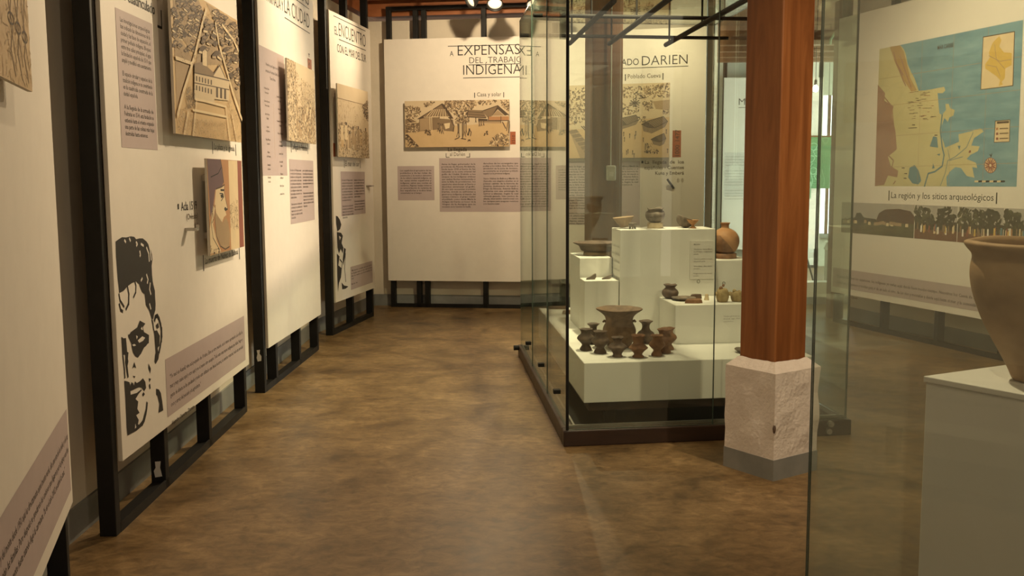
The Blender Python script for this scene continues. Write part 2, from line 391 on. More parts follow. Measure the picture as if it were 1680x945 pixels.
for x in (-1.2, -0.2, 0.9, 2.0, 3.1):
    beam((x, -2.0), (x, 11.0), 0.10, 3.48, 3.62, 'beamY', 'ceiling_beam')

# ------------------------------------------------------------------ exhibition panels
class Panel:
    def __init__(self, name, origin, yaw, u0, u1, label, posts=(), z0=0.29, z1=2.85, top=3.15, end_left=True, end_right=True, rail=True, seedbolt=False):
        self.P = Vector((origin[0], origin[1], 0)); a = math.radians(yaw)
        self.u = Vector((math.sin(a), math.cos(a), 0)); self.n = Vector((-self.u.y, self.u.x, 0))   # n points away from the room
        self.root = empty(name, self.P, math.pi/2 - a)
        tag(self.root, label, 'display panel')
        mb = MB(); mb.box((u0, -0.018, z0), (u1, 0.0, z1), 'board', ['edge', 'edge', 'board', 'edge', 'board', 'edge'])
        mb.build('printed_board', self.root, 0.0015)
        us = list(posts)
        for w in us:
            mb = MB(); mb.box((w, 0.002, 0), (w+0.05, 0.068, top), 'steel'); mb.build('post', self.root, 0.003)
        if rail:
            mb = MB(); mb.box((us[0]+0.05, 0.002, 0), (us[-1], 0.068, 0.03), 'steel'); mb.box((us[0]+0.05, 0.002, 0.03), (us[-1], 0.008, 0.042), 'steel'); mb.build('base_rail', self.root)
        mb = MB(); mb.box((us[0], 0.002, top), (us[-1]+0.05, 0.068, top+0.04), 'steel'); mb.build('top_rail', self.root)
    def uv(self, x, y, depth=0.0):
        d = ray(x, y); o = Vector((0, 0, EYE)); pp = self.P + self.n*depth
        t = (pp - o).dot(self.n) / d.dot(self.n); w = o + d*t
        return ((w - self.P).dot(self.u), w.z)
    def art(self, depth=-0.0188): return Art(depth, self.uv)
    def block(self, quad, name='text_print', mat='lilac', level=True):
        """printed tinted rectangle from four traced corners; returns its extents"""
        P = [self.uv(x, y, -0.0188) for x, y in quad]
        us = sorted(p[0] for p in P); zs = sorted(p[1] for p in P)
        u0, u1, z0, z1 = (us[0]+us[1])/2, (us[2]+us[3])/2, (zs[0]+zs[1])/2, (zs[2]+zs[3])/2
        a = Art(-0.0188); a.flat([(u0, z0), (u1, z0), (u1, z1), (u0, z1)], mat)
        return a, u0, u1, z0, z1
    def picture(self, quad, mat='paper', label=None, standoff=0.045, tilt=0.0, name='mounted_picture'):
        front = -0.018 - standoff - 0.012
        P = [self.uv(x, y, front) for x, y in quad]
        us = sorted(p[0] for p in P); zs = sorted(p[1] for p in P)
        u0, u1, z0, z1 = (us[0]+us[1])/2, (us[2]+us[3])/2, (zs[0]+zs[1])/2, (zs[2]+zs[3])/2
        mb = MB(); cu, cz = (u0+u1)/2, (z0+z1)/2
        mb.box((u0, front, z0), (u1, front+0.012, z1), mat, [mat if k == 2 else 'edge' for k in range(6)])
        for du in (0.18, 0.82):
            for dz in (0.2, 0.8):
                mb.box((u0+(u1-u0)*du-0.015, front+0.012, z0+(z1-z0)*dz-0.015), (u0+(u1-u0)*du+0.015, -0.018, z0+(z1-z0)*dz+0.015), 'edge')
        o = mb.build(name, self.root)
        if label: o['label'] = label
        a = Art(front-0.0006, self.uv); a.rect = (u0, u1, z0, z1); a.obj = o
        return a
def norm(a):
    """draw on a picture in its own 0..1 square, y down"""
    u0, u1, z0, z1 = a.rect; a.uvf = lambda x, y, d: (u0 + (u1-u0)*x, z1 - (z1-z0)*y); a.o = (0, 0, 1); return a
def bracket(a, u, z, w, h, kind='|'):
    t = min(h*0.16, 0.012)
    if kind == '|': a.line_uv([(u, z), (u, z+h)], t, 'ink')
    if kind == 'L': a.line_uv([(u, z+h), (u, z), (u+w, z)], t, 'ink')
    if kind == 'J': a.line_uv([(u, z+h), (u, z), (u-w, z)], t, 'ink')
def icon(a, u, z, r):
    for k in range(3):
        pts = [(u + r*(0.4+0.3*k)*math.cos(t), z + r*(0.4+0.3*k)*math.sin(t)) for t in [(-0.8 + 1.6*i/6) for i in range(7)]]
        a.line_uv(pts, r*0.12, 'sepia2'); a.line_uv([(2*u - p[0], p[1]) for p in pts], r*0.12, 'sepia2')

# ---- nearest panel, left edge of the view
p1 = Panel('information_board', (-1.54, 3.32), -17.0, -1.62, 0.0, 'white exhibition panel with a cut-off tan drawing and only a lilac quote at its foot', posts=(-1.62, -1.0, -0.055))
a, u0, u1, z0, z1 = p1.block([(-60, 950), (102, 690), (108, 815), (-60, 1150)])
zt = p1.uv(98, 688.6, -0.0188)[1]; zb = 0.345
a = Art(-0.0188); a.flat([(-1.5, zb), (-0.035, zb), (-0.035, zt), (-1.5, zt)], 'lilac')
L1 = ['“Aquí vivimos del mar y del monte desde 1950, aquí es directamente aquel monte verde, dice que era de los indios y de sus', 'abuelos. Cada año venían las familias. Pero después se quedaron los colonos que llegaron por la playa y así fue', 'el Mosquito, pero ya se fue la gente hasta cuando llegó la carretera. Ya en el año 2002 se abrió la casa.”']
a.para(L1, -1.46, -0.05, zt-0.055, 0.045, 0.024, bold=0.02)
a.build('quote_print', p1.root)
a = p1.picture([(-60, -60), (46, -60), (48, 147), (-60, 96)], 'paper', 'tan drawing cut by the left edge of the view')
norm(a)
a.blobs([(0.3, 0.0), (1, 0.0), (1, 1), (0.3, 1)], 260, 0.012, ['sepia3'], hatch=True)
for sx in (0.62, 0.74, 0.86):
    a.line([(sx, 0.2), (sx+0.06, 0.5), (sx+0.01, 0.7), (sx+0.07, 0.93)], 0.006, 'sepia2'); a.line([(sx+0.08, 0.1), (sx+0.02, 0.45), (sx+0.10, 0.8)], 0.005, 'sepia2')
for k in range(3):
    cx = 0.66+0.12*k; a.line([(cx+0.05*math.cos(t), 0.42+0.13*k*0.3+0.05*math.sin(t)) for t in [i*0.5 for i in range(14)]], 0.005, 'sepia')
a.build('drawing', a.obj)

# ---- town panel
p2 = Panel('information_board', (-1.56, 3.77), -1.11, 0.05, 2.10, 'white exhibition panel with the large aerial town picture and black stencil face', posts=(0.0, 0.60, 1.30, 2.05))
P = [p2.uv(189, 13), p2.uv(258, 246)]
bu0, bu1 = p2.uv(194, 120, -0.0188)[0], p2.uv(254, 140, -0.0188)[0]; bz0, bz1 = p2.uv(230, 244, -0.0188)[1], p2.uv(220, 26, -0.0188)[1]
a = Art(-0.0188); a.flat([(bu0, bz0), (bu1, bz0), (bu1, bz1), (bu0, bz1)], 'lilac')
T2 = ['Las investigaciones arqueológicas', 'han indicado las dimensiones de la', 'ciudad y las fases de expansión, el', 'primer poblado indígena. Bloques', 'entre tres calles principales, el agua', 'la fundación española de 1510 que', 'amplió y modificó este asentamiento.', '', 'El espacio circular y espacios de la', 'tradición indígena se va convirtiendo', 'en la cuadrícula construida de la', 'ciudad española.', '', 'A la llegada de la armada de', 'Pedrarias en 1514, esta fundación se', 'extiende hasta el oriente ocupando', 'una parte de las colinas más bajas', 'destruidas hasta entonces.']
zfirst = p2.uv(205, 38, -0.0188)[1]; zlast = p2.uv(215, 223, -0.0188)[1]; pit = (zfirst-zlast)/17
a.para(T2, bu0+0.045, bu1-0.035, zfirst+pit, pit, 0.019, bold=0.016)
a.build('text_print', p2.root)
a = p2.art(); ur = p2.uv(254, 22, -0.0188)[0]
zt1 = p2.uv(252, 23, -0.0188)[1]
a.text('Del universo', ur+0.05, None, zt1+0.095, 0.046, 'ink', 0.01, 3, align='right'); a.cut('title_lettering', p2.root); a.text('circular o cuadriculado', ur, None, zt1, 0.046, 'ink', 0.01, 3, align='right')
bracket(a, ur+0.085, zt1-0.045, 0.055, 0.075, 'J')
a.cut('title_lettering', p2.root)
c0, c1 = p2.uv(349, 250, -0.0188), p2.uv(387, 252, -0.0188)
a.text('La plaza y la iglesia', c0[0]+0.03, c1[0]-0.03, c0[1]+0.018, 0.032, 'ink', 0, 2)
bracket(a, c0[0], c0[1]-0.005, 0, 0.06); bracket(a, c1[0], c0[1]-0.005, 0, 0.06)
a.cut('caption_lettering', p2.root)
q = p2.uv(296, 343, -0.0188); r = p2.uv(323, 345, -0.0188)
a.text('Acla 1519', q[0]+0.01, r[0], q[1]-0.008, 0.043, 'ink', 0.008, 2); a.flat([(q[0]-0.04, q[1]), (q[0]-0.02, q[1]), (q[0]-0.02, q[1]+0.025), (q[0]-0.04, q[1]+0.025)], 'ink')
a.cut('date_lettering', p2.root)
q2 = p2.uv(306, 362, -0.0188); a.text('(Oviedo)', q2[0], r[0]+0.01, q2[1]+0.004, 0.03, 'sepia', 0, 2)
a.cut('date_lettering', p2.root)
w = p2.uv(322, 372, -0.0188); icon(a, w[0], w[1], 0.028)
a.cut('sound_logo', p2.root)
c0, c1 = p2.uv(334, 438, -0.0188), p2.uv(393, 424, -0.0188); zc = (c0[1]+c1[1])/2+0.01
a.text('La muerte de Núñez de Balboa', c0[0]+0.03, c1[0]-0.03, zc+0.01, 0.034, 'ink', 0, 2)
bracket(a, c0[0], zc-0.02, 0, 0.075); bracket(a, c1[0], zc-0.02, 0, 0.075)
a.build('caption_lettering', p2.root)
# stencil face
a = p2.art(); a.src(180, 370, 0.2011)
a.poly([(48,130),(75,110),(100,95),(135,97),(170,88),(200,92),(215,112),(240,105),(270,105),(300,130),(322,165),(335,200),(345,240),(348,280),(342,330),(345,400),(350,450),(355,480),(368,530),(370,580),(374,640),(372,690),(360,730),(355,760),(345,770),(330,720),(320,690),(295,650),(290,600),(285,560),(265,545),(250,510),(240,480),(215,455),(180,470),(160,485),(140,500),(125,520),(110,535),(78,550),(72,490),(65,430),(58,330),(52,250)], 'ink')
for pts in ([(215,135),(225,150),(218,165)], [(245,210),(250,240),(246,250)], [(300,180),(318,230),(322,290)], [(318,150),(330,200),(338,280)], [(255,150),(275,165)], [(300,400),(312,440),(306,470)], [(330,470),(325,520),(335,560)], [(325,640),(335,680)], [(120,120),(130,135)], [(160,105),(168,125)], [(265,430),(255,450)]):
    a.line(pts, 0.010, 'board')
a.cut('portrait_hair_print', p2.root)
a.line([(205,455),(214,490),(212,545),(195,585)], 0.010, 'ink'); a.line([(145,500),(156,560),(154,640),(133,682)], 0.012, 'ink')
a.line([(75,560),(85,612),(117,662)], 0.010, 'ink'); a.line([(78,640),(90,690),(106,700)], 0.012, 'ink')
a.line([(345,770),(352,800),(358,850)], 0.012, 'ink'); a.line([(365,775),(372,745),(388,735),(402,760),(415,810),(422,860),(420,945)], 0.018, 'ink')
a.poly([(375,815),(395,790),(402,830),(385,845)], 'ink'); a.poly([(358,860),(385,855),(408,900),(405,980),(388,1000),(372,940)], 'ink')
a.poly([(245,775),(290,800),(270,830),(282,880),(320,895),(318,960),(260,990),(225,950),(195,942),(150,908),(170,870),(225,830)], 'ink')
a.poly([(262,825),(270,850),(245,858)], 'board'); a.poly([(215,905),(225,925),(208,935)], 'board')
a.src(190, 540, 0.2012)
a.poly([(45,62),(62,75),(82,72),(90,160),(92,185),(103,190),(98,240),(102,262),(95,300),(105,390),(95,400),(84,330),(76,270),(78,210),(65,205),(55,240)], 'ink')
a.line([(58,220),(70,330),(74,395)], 0.012, 'ink')
a.poly([(100,45),(150,25),(200,-5),(232,25),(270,48),(265,110),(245,138),(230,150),(205,200),(180,232),(160,222),(140,190),(130,150),(127,118),(105,70)], 'ink')
a.poly([(178,92),(215,58),(238,70),(222,95),(190,112)], 'board'); a.poly([(165,50),(178,60),(170,85)], 'board'); a.poly([(132,128),(150,120),(165,132),(145,140)], 'board')
a.poly([(150,268),(166,318),(148,308),(134,322)], 'ink'); a.poly([(138,380),(158,384),(152,400)], 'ink')
a.poly([(68,420),(90,425),(110,432),(118,465),(125,432),(140,440),(148,460),(156,425),(170,440),(195,425),(220,400),(240,430),(246,480),(232,505),(210,478),(190,472),(150,490),(118,505),(120,535),(170,520),(205,492),(212,498),(185,528),(160,570),(182,590),(175,650),(192,682),(165,702),(186,740),(180,775),(212,790),(165,830),(95,868),(88,800),(85,720),(78,560)], 'ink')
a.poly([(158,770),(166,800),(155,812)], 'board')
a.poly([(225,512),(236,530),(224,548),(214,532)], 'ink')
a.poly([(250,588),(260,600),(256,650),(250,690),(235,752),(215,792),(188,780),(220,740),(232,690),(244,650)], 'ink')
a.poly([(266,278),(285,322),(280,360),(266,322)], 'ink'); a.poly([(268,400),(286,405),(274,432)], 'ink'); a.line([(275,455),(278,480)], 0.014, 'ink')
a.poly([(310,0),(330,40),(350,100),(340,160),(352,205),(346,245),(324,285),(315,262),(320,210),(325,190),(315,60)], 'ink'); a.line([(372,-10),(374,60),(362,140),(352,190)], 0.016, 'ink')
a.poly([(328,485),(350,492),(366,520),(378,590),(386,662),(348,682),(355,610),(340,545),(330,535)], 'ink')
a.build('portrait_print', p2.root)
# quote band
a, u0, u1, z0, z1 = p2.block([(272, 592), (400, 516), (403, 592), (274, 683)])
Q2 = ['“Yo nací en Acandí, vine acá pequeño de 10 años. Este es otro mundo, acá sí vamos apretando a la orilla de', 'mar y muy cuales aquí y otro aquí y no el nuevo otro excepto. Todo esto eran mares indígenas que había. Negro y', 'gente de afuera se iba quedando y todo esto utilizado eran fincas de arroz, la siembra rotatoria, toda esta variedad', 'coco y arroz del pescado y la agricultura.”', '', 'Alejandro Chaverra - Titumate']
a.para(Q2, u0+0.05, u1-0.05, z1-0.055, 0.043, 0.021, bold=0.014)
a.build('quote_print', p2.root)
# aerial town
a = p2.picture([(279, -40), (391, 40), (394.5, 234), (287, 218)], 'paper', 'sepia aerial view of a walled town around its church')
a.src(270, 0, 0.254)
a.poly([(60,185),(180,380),(110,600),(78,700)], 'sepia3'); a.poly([(200,420),(250,90),(325,150),(385,420)], 'sepia3')
a.poly([(55,0),(220,0),(245,70),(190,350),(60,180)], 'sepia3'); a.poly([(270,20),(470,155),(485,700),(400,440),(340,180)], 'sepia3')
def houses(region, n, s):
    P = region; x0, x1 = min(p[0] for p in P), max(p[0] for p in P); y0, y1 = min(p[1] for p in P), max(p[1] for p in P)
    for k in range(n):
        for _ in range(30):
            x, y = random.uniform(x0, x1), random.uniform(y0, y1); r = False
            for i in range(len(P)):
                (aa, b), (c, d) = P[i], P[i-1]
                if (b > y) != (d > y) and x < (c-aa)*(y-b)/(d-b)+aa: r = not r
            if r: break
        sc = s*random.uniform(0.6, 1.2); sl = random.choice([-0.5, 0.35, 0.6])
        f = lambda p, q: (x + p*sc, y + q*sc + p*sc*sl*0.5)
        a.poly([f(-1, 0), f(0.1, -0.9), f(1.1, -0.4), f(0.2, 0.6)], random.choice(['sepia2', 'sepia2', 'sepia3', 'sepia']))
        a.poly([f(-1, 0), f(0.2, 0.6), f(0.2, 1.3), f(-1, 0.8)], random.choice(['cream', 'sepia3', 'sepia']))
        a.line([f(-1, 0), f(0.1, -0.9), f(1.1, -0.4), f(0.2, 0.6), f(-1, 0)], 0.0045, 'sepia')
houses([(55,0),(220,0),(245,80),(195,340),(120,330),(60,280)], 85, 17)
houses([(290,40),(470,160),(485,640),(420,480),(345,220),(320,140)], 75, 15)
houses([(230,330),(255,120),(320,170),(370,400),(300,330)], 22, 20)
a.poly([(62,360),(170,400),(165,420),(64,385)], 'cream')
a.line([(262,62),(240,135),(185,370),(112,600),(76,745)], 0.022, 'cream'); a.line([(322,150),(345,290),(402,480),(440,620),(492,770)], 0.022, 'cream')
a.line([(365,160),(440,260),(470,330)], 0.016, 'cream')
a.poly([(185,470),(310,495),(315,660),(185,640)], 'paper2'); a.poly([(185,410),(235,400),(310,470),(310,500),(185,470)], 'sepia2')
a.poly([(310,480),(348,422),(385,500),(412,520),(408,650),(315,640)], 'paper2'); a.line([(310,480),(348,422),(385,500)], 0.008, 'sepia')
a.poly([(237,330),(252,315),(268,330),(268,430),(237,420)], 'cream'); a.line([(237,420),(237,330),(252,315),(268,330),(268,430)], 0.006, 'sepia')
for y in (490, 550):
    for k in range(6): a.poly([(195+k*19, y+k*5), (203+k*19, y+2+k*5), (203+k*19, y+34+k*5), (195+k*19, y+32+k*5)], 'sepia')
for k in range(3): a.poly([(325+k*26, 560+k*7), (338+k*26, 563+k*7), (338+k*26, 632+k*5), (325+k*26, 628+k*5)], 'sepia')
a.line([(185,470),(310,497),(412,522)], 0.006, 'sepia'); a.line([(185,535),(315,560),(410,580)], 0.005, 'sepia')
a.line([(190,640),(260,655),(390,690)], 0.012, 'cream'); a.line([(175,710),(395,755)], 0.012, 'cream'); a.line([(200,650),(178,880)], 0.012, 'cream'); a.line([(390,690),(415,905)], 0.012, 'cream'); a.line([(145,720),(120,868)], 0.012, 'cream'); a.line([(430,740),(460,905)], 0.012, 'cream')
a.blobs([(180,760),(400,790),(415,910),(170,880)], 420, 0.007, ['sepia3', 'sepia2'], hatch=True)
a.blobs([(78,720),(185,660),(180,880),(80,860)], 200, 0.008, ['sepia2', 'sepia3'], hatch=True)
a.blobs([(130,570),(190,560),(190,680),(140,700)], 110, 0.010, ['sepia'], hatch=True)
a.blobs([(400,620),(490,760),(490,915),(430,900)], 160, 0.008, ['sepia2'], hatch=True)
a.blobs([(60,0),(470,160),(490,700),(380,420),(60,420)], 700, 0.007, ['sepia', 'sepia2'], hatch=True)
a.build('town_drawing', a.obj)
# bearded man
a = p2.picture([(339, 262), (397, 262), (400, 405), (345, 419)], 'paper', 'small painting of a bearded man in profile under a purple cap')
a.src(280, 220, 0.2434)
a.poly([(345,165),(475,180),(492,760),(262,815),(245,165)], 'orange')
a.poly([(388,178),(448,180),(465,775),(408,780)], 'cream'); a.poly([(448,180),(475,182),(493,760),(466,772)], 'redbrown')
a.poly([(245,166),(335,168),(345,220),(358,320),(345,355),(300,375),(292,440),(280,520),(268,560)], 'mauve')
a.line([(270,290),(320,265),(340,225)], 0.006, 'ink'); a.line([(335,168),(346,230),(357,330)], 0.006, 'ink')
a.poly([(305,370),(345,355),(362,340),(360,390),(372,450),(384,505),(368,515),(375,545),(358,560),(345,600),(310,550),(296,470)], 'cream')
a.line([(305,370),(345,355),(362,340),(360,390),(372,450),(384,505),(368,515)], 0.007, 'sepia')
a.poly([(335,370),(360,372),(358,385),(336,384)], 'ink'); a.poly([(335,410),(352,405),(355,425),(340,432)], 'ink'); a.line([(330,400),(352,402),(358,420),(340,450)], 0.006, 'ink')
a.poly([(300,520),(330,570),(350,600),(372,560),(388,600),(402,680),(395,760),(365,775),(330,750),(305,690)], 'sepia3'); a.poly([(366,490),(384,505),(368,520),(360,505)], 'ink')
for k in range(11): a.line([(312+k*8, 560+k*3), (318+k*7, 640), (328+k*6, 745)], 0.003, 'sepia2')
a.line([(300,480),(298,560),(310,690),(335,755),(368,776),(396,758)], 0.007, 'sepia')
a.poly([(285,480),(298,500),(285,610),(310,720),(340,790),(268,808),(262,640)], 'cream'); a.line([(288,478),(272,600),(285,700),(330,780)], 0.007, 'sepia'); a.line([(280,520),(290,570),(278,600)], 0.006, 'sepia')
a.blobs([(270,760),(330,770),(340,795),(270,806)], 50, 0.010, ['sepia', 'cream'])
a.blobs([(398,470),(450,440),(458,640),(405,640)], 150, 0.010, ['sepia2', 'sepia3', 'sepia'], hatch=True)
a.build('painting', a.obj)
mb = MB(); hp = p2.uv(293, 378, -0.02); hq = p2.uv(313, 377, -0.02)
mb.box((hp[0]+0.1, -0.075, hp[1]-0.008), (hq[0]-0.05, -0.018, hp[1]+0.006), 'chrome'); mb.box((hq[0]-0.075, -0.075, hp[1]+0.006), (hq[0]-0.05, -0.068, hp[1]+0.02), 'chrome'); mb.build('metal_hook', p2.root)

# ---- expedition panel
p3 = Panel('information_board', (-1.62, 6.38), 1.27, 0.045, 1.665, 'white exhibition panel headed LA CIUDAD with a grainy sepia crowd picture', posts=(0.0, 0.30, 0.98, 1.60))
a, u0, u1, z0, z1 = p3.block([(425, 75), (467, 92), (470, 288), (430, 288)])
um = (u0+u1)/2
a.line_uv([(um, z0+0.12), (um, z1-0.35)], 0.004, 'sepia3')
a.para(['Hombres que llegaron con la', 'armada de Pedrarias Dávila a la', 'Tierra Firme'], u0+0.05, u1-0.05, z1-0.07, 0.042, 0.020, justify='center')
lst1 = ['Pedrarias Dávila', 'Gobernador', '', 'Juan de Quevedo', 'Primer obispo', '', 'Juan de Ayora', 'Capitán', '', 'Gaspar', 'de Espinosa', '', 'Diego Márquez', 'Contador', '', 'Alonso', 'de la Puente', '', 'Fernández', 'de Enciso', '', 'Hernando', 'de Soto']
lst2 = ['Gonzalo Fernández', 'de Oviedo', '', 'Bernal Díaz', 'Soldado', '', 'Pascual de Andagoya', 'Cronista', '', 'Diego de Almagro', '', 'Sebastián', 'de Benalcázar', '', 'Juan de Tavira', '', 'Luis Carrillo', 'Capitán', '', 'Francisco', 'de Montejo', '', 'Martín Estete', '', 'Antonio Pérez']
a.para(lst1, u0+0.03, um-0.03, z1-0.24, 0.0275, 0.014, 'sepia', justify='center'); a.para(lst2, um+0.03, u1-0.03, z1-0.27, 0.0275, 0.014, 'sepia', justify='center')
a.build('names_print', p3.root)
a, u0, u1, z0, z1 = p3.block([(474, 262), (514, 263), (516, 362), (477, 366)])
um = (u0+u1)/2; FILL = ['En el año de 1514 llega la armada', 'con más de dos mil personas que', 'buscaban oro y tierras para vivir,', 'pero la ciudad no tenía casas', 'ni comida para tanta gente, y', 'muchos murieron de hambre.', 'Los indígenas se alejaron hacia', 'las montañas del interior y se', 'acabaron las alianzas.', '', 'Desde entonces la ciudad perdió', 'su fuerza y los pobladores la', 'dejaron poco a poco, para ir a', 'fundar otra ciudad en la orilla', 'del mar del Sur.']
a.para(FILL, u0+0.03, um-0.025, z1-0.06, 0.0245, 0.0155, bold=0.02); a.para(FILL[3:9] + [''] + FILL[10:], um+0.02, u1-0.03, z1-0.06, 0.0245, 0.0155, bold=0.02)
a.build('text_print', p3.root)
a = p3.art(); r = p3.uv(508, 52, -0.0188)
zb = p3.uv(507, 50, -0.0188)[1]; uw = p3.uv(432, 5, -0.0188)[0]; um = p3.uv(467, 30, -0.0188)[0]
a.text('EN ARMADA Y', uw, um-0.03, zb+0.015, 0.075, 'ink', 0, 3); a.text('LA CIUDAD', um, r[0], zb+0.015, 0.115, 'ink', -0.008, 3)
a.line_uv([(um, zb-0.02), (r[0], zb-0.02)], 0.006, 'ink'); a.cut('title_lettering', p3.root)
a.text('PEDRARIAS', p3.uv(455, 0, -0.0188)[0], r[0], zb+0.19, 0.115, 'ink', 0, 3)
a.line_uv([(uw, zb+0.165), (r[0], zb+0.165)], 0.006, 'ink')
a.cut('title_lettering', p3.root)
c0, c1 = p3.uv(478, 247, -0.0188), p3.uv(505, 248, -0.0188)
a.text('La llegada de Pedrarias', c0[0]+0.03, c1[0]-0.03, c0[1]+0.01, 0.045, 'ink', 0, 2); bracket(a, c0[0], c0[1]-0.01, 0, 0.075); bracket(a, c1[0], c0[1]-0.01, 0, 0.075)
a.cut('caption_lettering', p3.root)
t0, t1 = p3.uv(505, 112, -0.0188), p3.uv(510, 98, -0.0188); a.flat([(t0[0], t0[1]-0.02), (t1[0]+0.02, t0[1]-0.02), (t1[0]+0.02, t1[1]), (t0[0], t1[1])], 'rust'); a.text('1514', t0[0]+0.075, None, t0[1], 0.05, 'ink', 0, 2, rot=math.pi/2)
a.build('year_tag', p3.root)
a = p3.picture([(471, 94), (516, 118), (518, 236), (473, 231)], 'paper2', 'grainy sepia crowd picture beside the list of names'); norm(a)
a.blobs([(0, 0), (0.3, 0), (0.34, 1), (0, 1)], 900, 0.010, ['sepia', 'sepia2', 'sepia3', 'cream'])
a.blobs([(0.3, 0.55), (1, 0.5), (1, 1), (0.3, 1)], 1100, 0.010, ['sepia', 'sepia2', 'sepia3', 'sepia3', 'cream'])
a.blobs([(0.25, 0.1), (1, 0.25), (1, 0.6), (0.3, 0.6)], 500, 0.009, ['sepia2', 'sepia3', 'cream'])
for k in range(26):
    x = random.uniform(0.28, 0.95); y = random.uniform(0.45, 0.85); h = 0.1
    a.poly([(x-0.015, y), (x+0.015, y), (x+0.022, y+h), (x-0.022, y+h)], random.choice(['cream', 'sepia3'])); a.poly([(x-0.009, y-0.028), (x+0.009, y-0.028), (x+0.009, y), (x-0.009, y)], 'sepia')
for k in range(9): x = 0.5+0.055*k; a.line([(x, 0.30+0.01*k), (x+0.005, 0.7)], 0.006, 'sepia2')
a.build('crowd_drawing', a.obj)

mb = MB(); mb.add([(-0.0006, 0.020, 0.215), (-0.0006, 0.044, 0.21), (-0.0006, 0.050, 0.235), (-0.0006, 0.044, 0.262), (-0.0006, 0.048, 0.285), (-0.0006, 0.026, 0.288), (-0.0006, 0.030, 0.262), (-0.0006, 0.018, 0.245)], [tuple(range(7, -1, -1))], 'card'); mb.build('paint_chip', p3.root)
mb = MB(); mb.add([(0.5994, 0.018, 0.060), (0.5994, 0.050, 0.055), (0.5994, 0.055, 0.085), (0.5994, 0.046, 0.10), (0.5994, 0.048, 0.128), (0.5994, 0.022, 0.130), (0.5994, 0.026, 0.10)], [tuple(range(6, -1, -1))], 'card'); mb.build('paint_chip', p2.root)

# ---- southern sea panel
p4 = Panel('information_board', (-1.60, 8.75), 8.81, 0.045, 1.265, 'white exhibition panel headed EL ENCUENTRO CON EL MAR DEL SUR, small stencil face', posts=(0.0, 0.58, 1.22))
a = p4.art(); z0_ = p4.uv(549, 56, -0.0188); r = p4.uv(600, 77, -0.0188); zz = (p4.uv(575, 67, -0.0188)[1])
ue = p4.uv(556, 60, -0.0188)[0]
a.text('EL', z0_[0], ue-0.03, zz, 0.075, 'ink', 0, 3); a.text('ENCUENTRO', ue, r[0], zz, 0.125, 'ink', -0.008, 3)
a.line_uv([(z0_[0]-0.02, zz+0.155), (r[0], zz+0.155)], 0.007, 'ink'); a.line_uv([(ue, zz-0.03), (r[0], zz-0.03)], 0.007, 'ink')
a.cut('title_lettering', p4.root)
a.text('CON EL MAR DEL SUR', p4.uv(553, 80, -0.0188)[0], r[0], zz-0.145, 0.075, 'ink', 0, 3)
a.cut('title_lettering', p4.root)
c0, c1 = p4.uv(565, 274, -0.0188), p4.uv(591, 274, -0.0188)
a.text('El mar del sur', c0[0]+0.03, c1[0]-0.03, c0[1]+0.01, 0.05, 'ink', 0, 2); bracket(a, c0[0], c0[1]-0.005, 0, 0.07); bracket(a, c1[0], c0[1]-0.005, 0, 0.07)
a.cut('caption_lettering', p4.root)
t0, t1 = p4.uv(547, 257, -0.0188), p4.uv(550, 235, -0.0188); a.flat([(t0[0], t0[1]), (t1[0], t0[1]), (t1[0], t1[1]), (t0[0], t1[1])], 'rust')
a.build('year_tag', p4.root)
a, u0, u1, z0, z1 = p4.block([(559, 280), (598, 283), (600, 350), (560, 355)])
um = (u0+u1)/2; a.para(FILL[:8], u0+0.03, um-0.02, z1-0.06, 0.026, 0.017, bold=0.02); a.para(FILL[9:], u0+0.03, um-0.02, z1-0.27, 0.026, 0.017, bold=0.02)
a.para(FILL[2:9], um+0.02, u1-0.03, z1-0.06, 0.026, 0.017, bold=0.02); a.para(FILL[10:14], um+0.02, u1-0.03, z1-0.26, 0.026, 0.017, bold=0.02)
a.build('text_print', p4.root)
a, u0, u1, z0, z1 = p4.block([(576, 441), (610, 425), (612, 463), (575, 476)])
a.para(['“Mi abuelo contaba que por el río', 'se llegaba hasta el otro mar en tres', 'días de camino por la montaña, así', 'lo hacían.”', '', 'Mayor Emberá - Tanela'], u0+0.02, u1-0.02, z1-0.02, 0.025, 0.0145, bold=0.015)
a.build('quote_print', p4.root)
a = p4.art(); a.src(540, 270, 0.2432)
a.poly([(45,345),(58,350),(72,372),(82,405),(74,435),(55,452),(47,400)], 'ink'); a.poly([(52,455),(80,460),(92,480),(84,530),(96,560),(92,600),(78,570),(66,600),(56,560)], 'ink')
a.poly([(66,480),(80,490),(72,510)], 'board'); a.poly([(52,600),(70,620),(62,680),(85,700),(80,760),(66,800),(60,860),(55,760)], 'ink'); a.poly([(100,560),(112,570),(108,620),(95,682),(92,640)], 'ink'); a.poly([(84,795),(100,815),(130,822),(110,838),(88,842)], 'ink'); a.line([(72,640),(88,660),(84,700)], 0.014, 'ink'); a.line([(110,600),(104,700),(112,790)], 0.012, 'ink')
a.build('portrait_print', p4.root)
a = p4.picture([(553, 136), (604, 151), (605, 260), (556, 257)], 'paper2', 'sepia picture of figures facing the sea'); norm(a)
a.line([(0, 0.20), (1, 0.21)], 0.006, 'sepia2'); a.blobs([(0, 0.22), (1, 0.23), (1, 0.5), (0, 0.5)], 130, 0.02, ['sepia3'], 0.12)
a.blobs([(0.78, 0.24), (1, 0.12), (1, 0.45), (0.86, 0.4)], 160, 0.014, ['sepia', 'sepia2'])
a.blobs([(0, 0.55), (0.3, 0.5), (1, 0.62), (1, 1), (0, 1)], 1100, 0.012, ['sepia', 'sepia2', 'sepia3', 'sepia3', 'cream'])
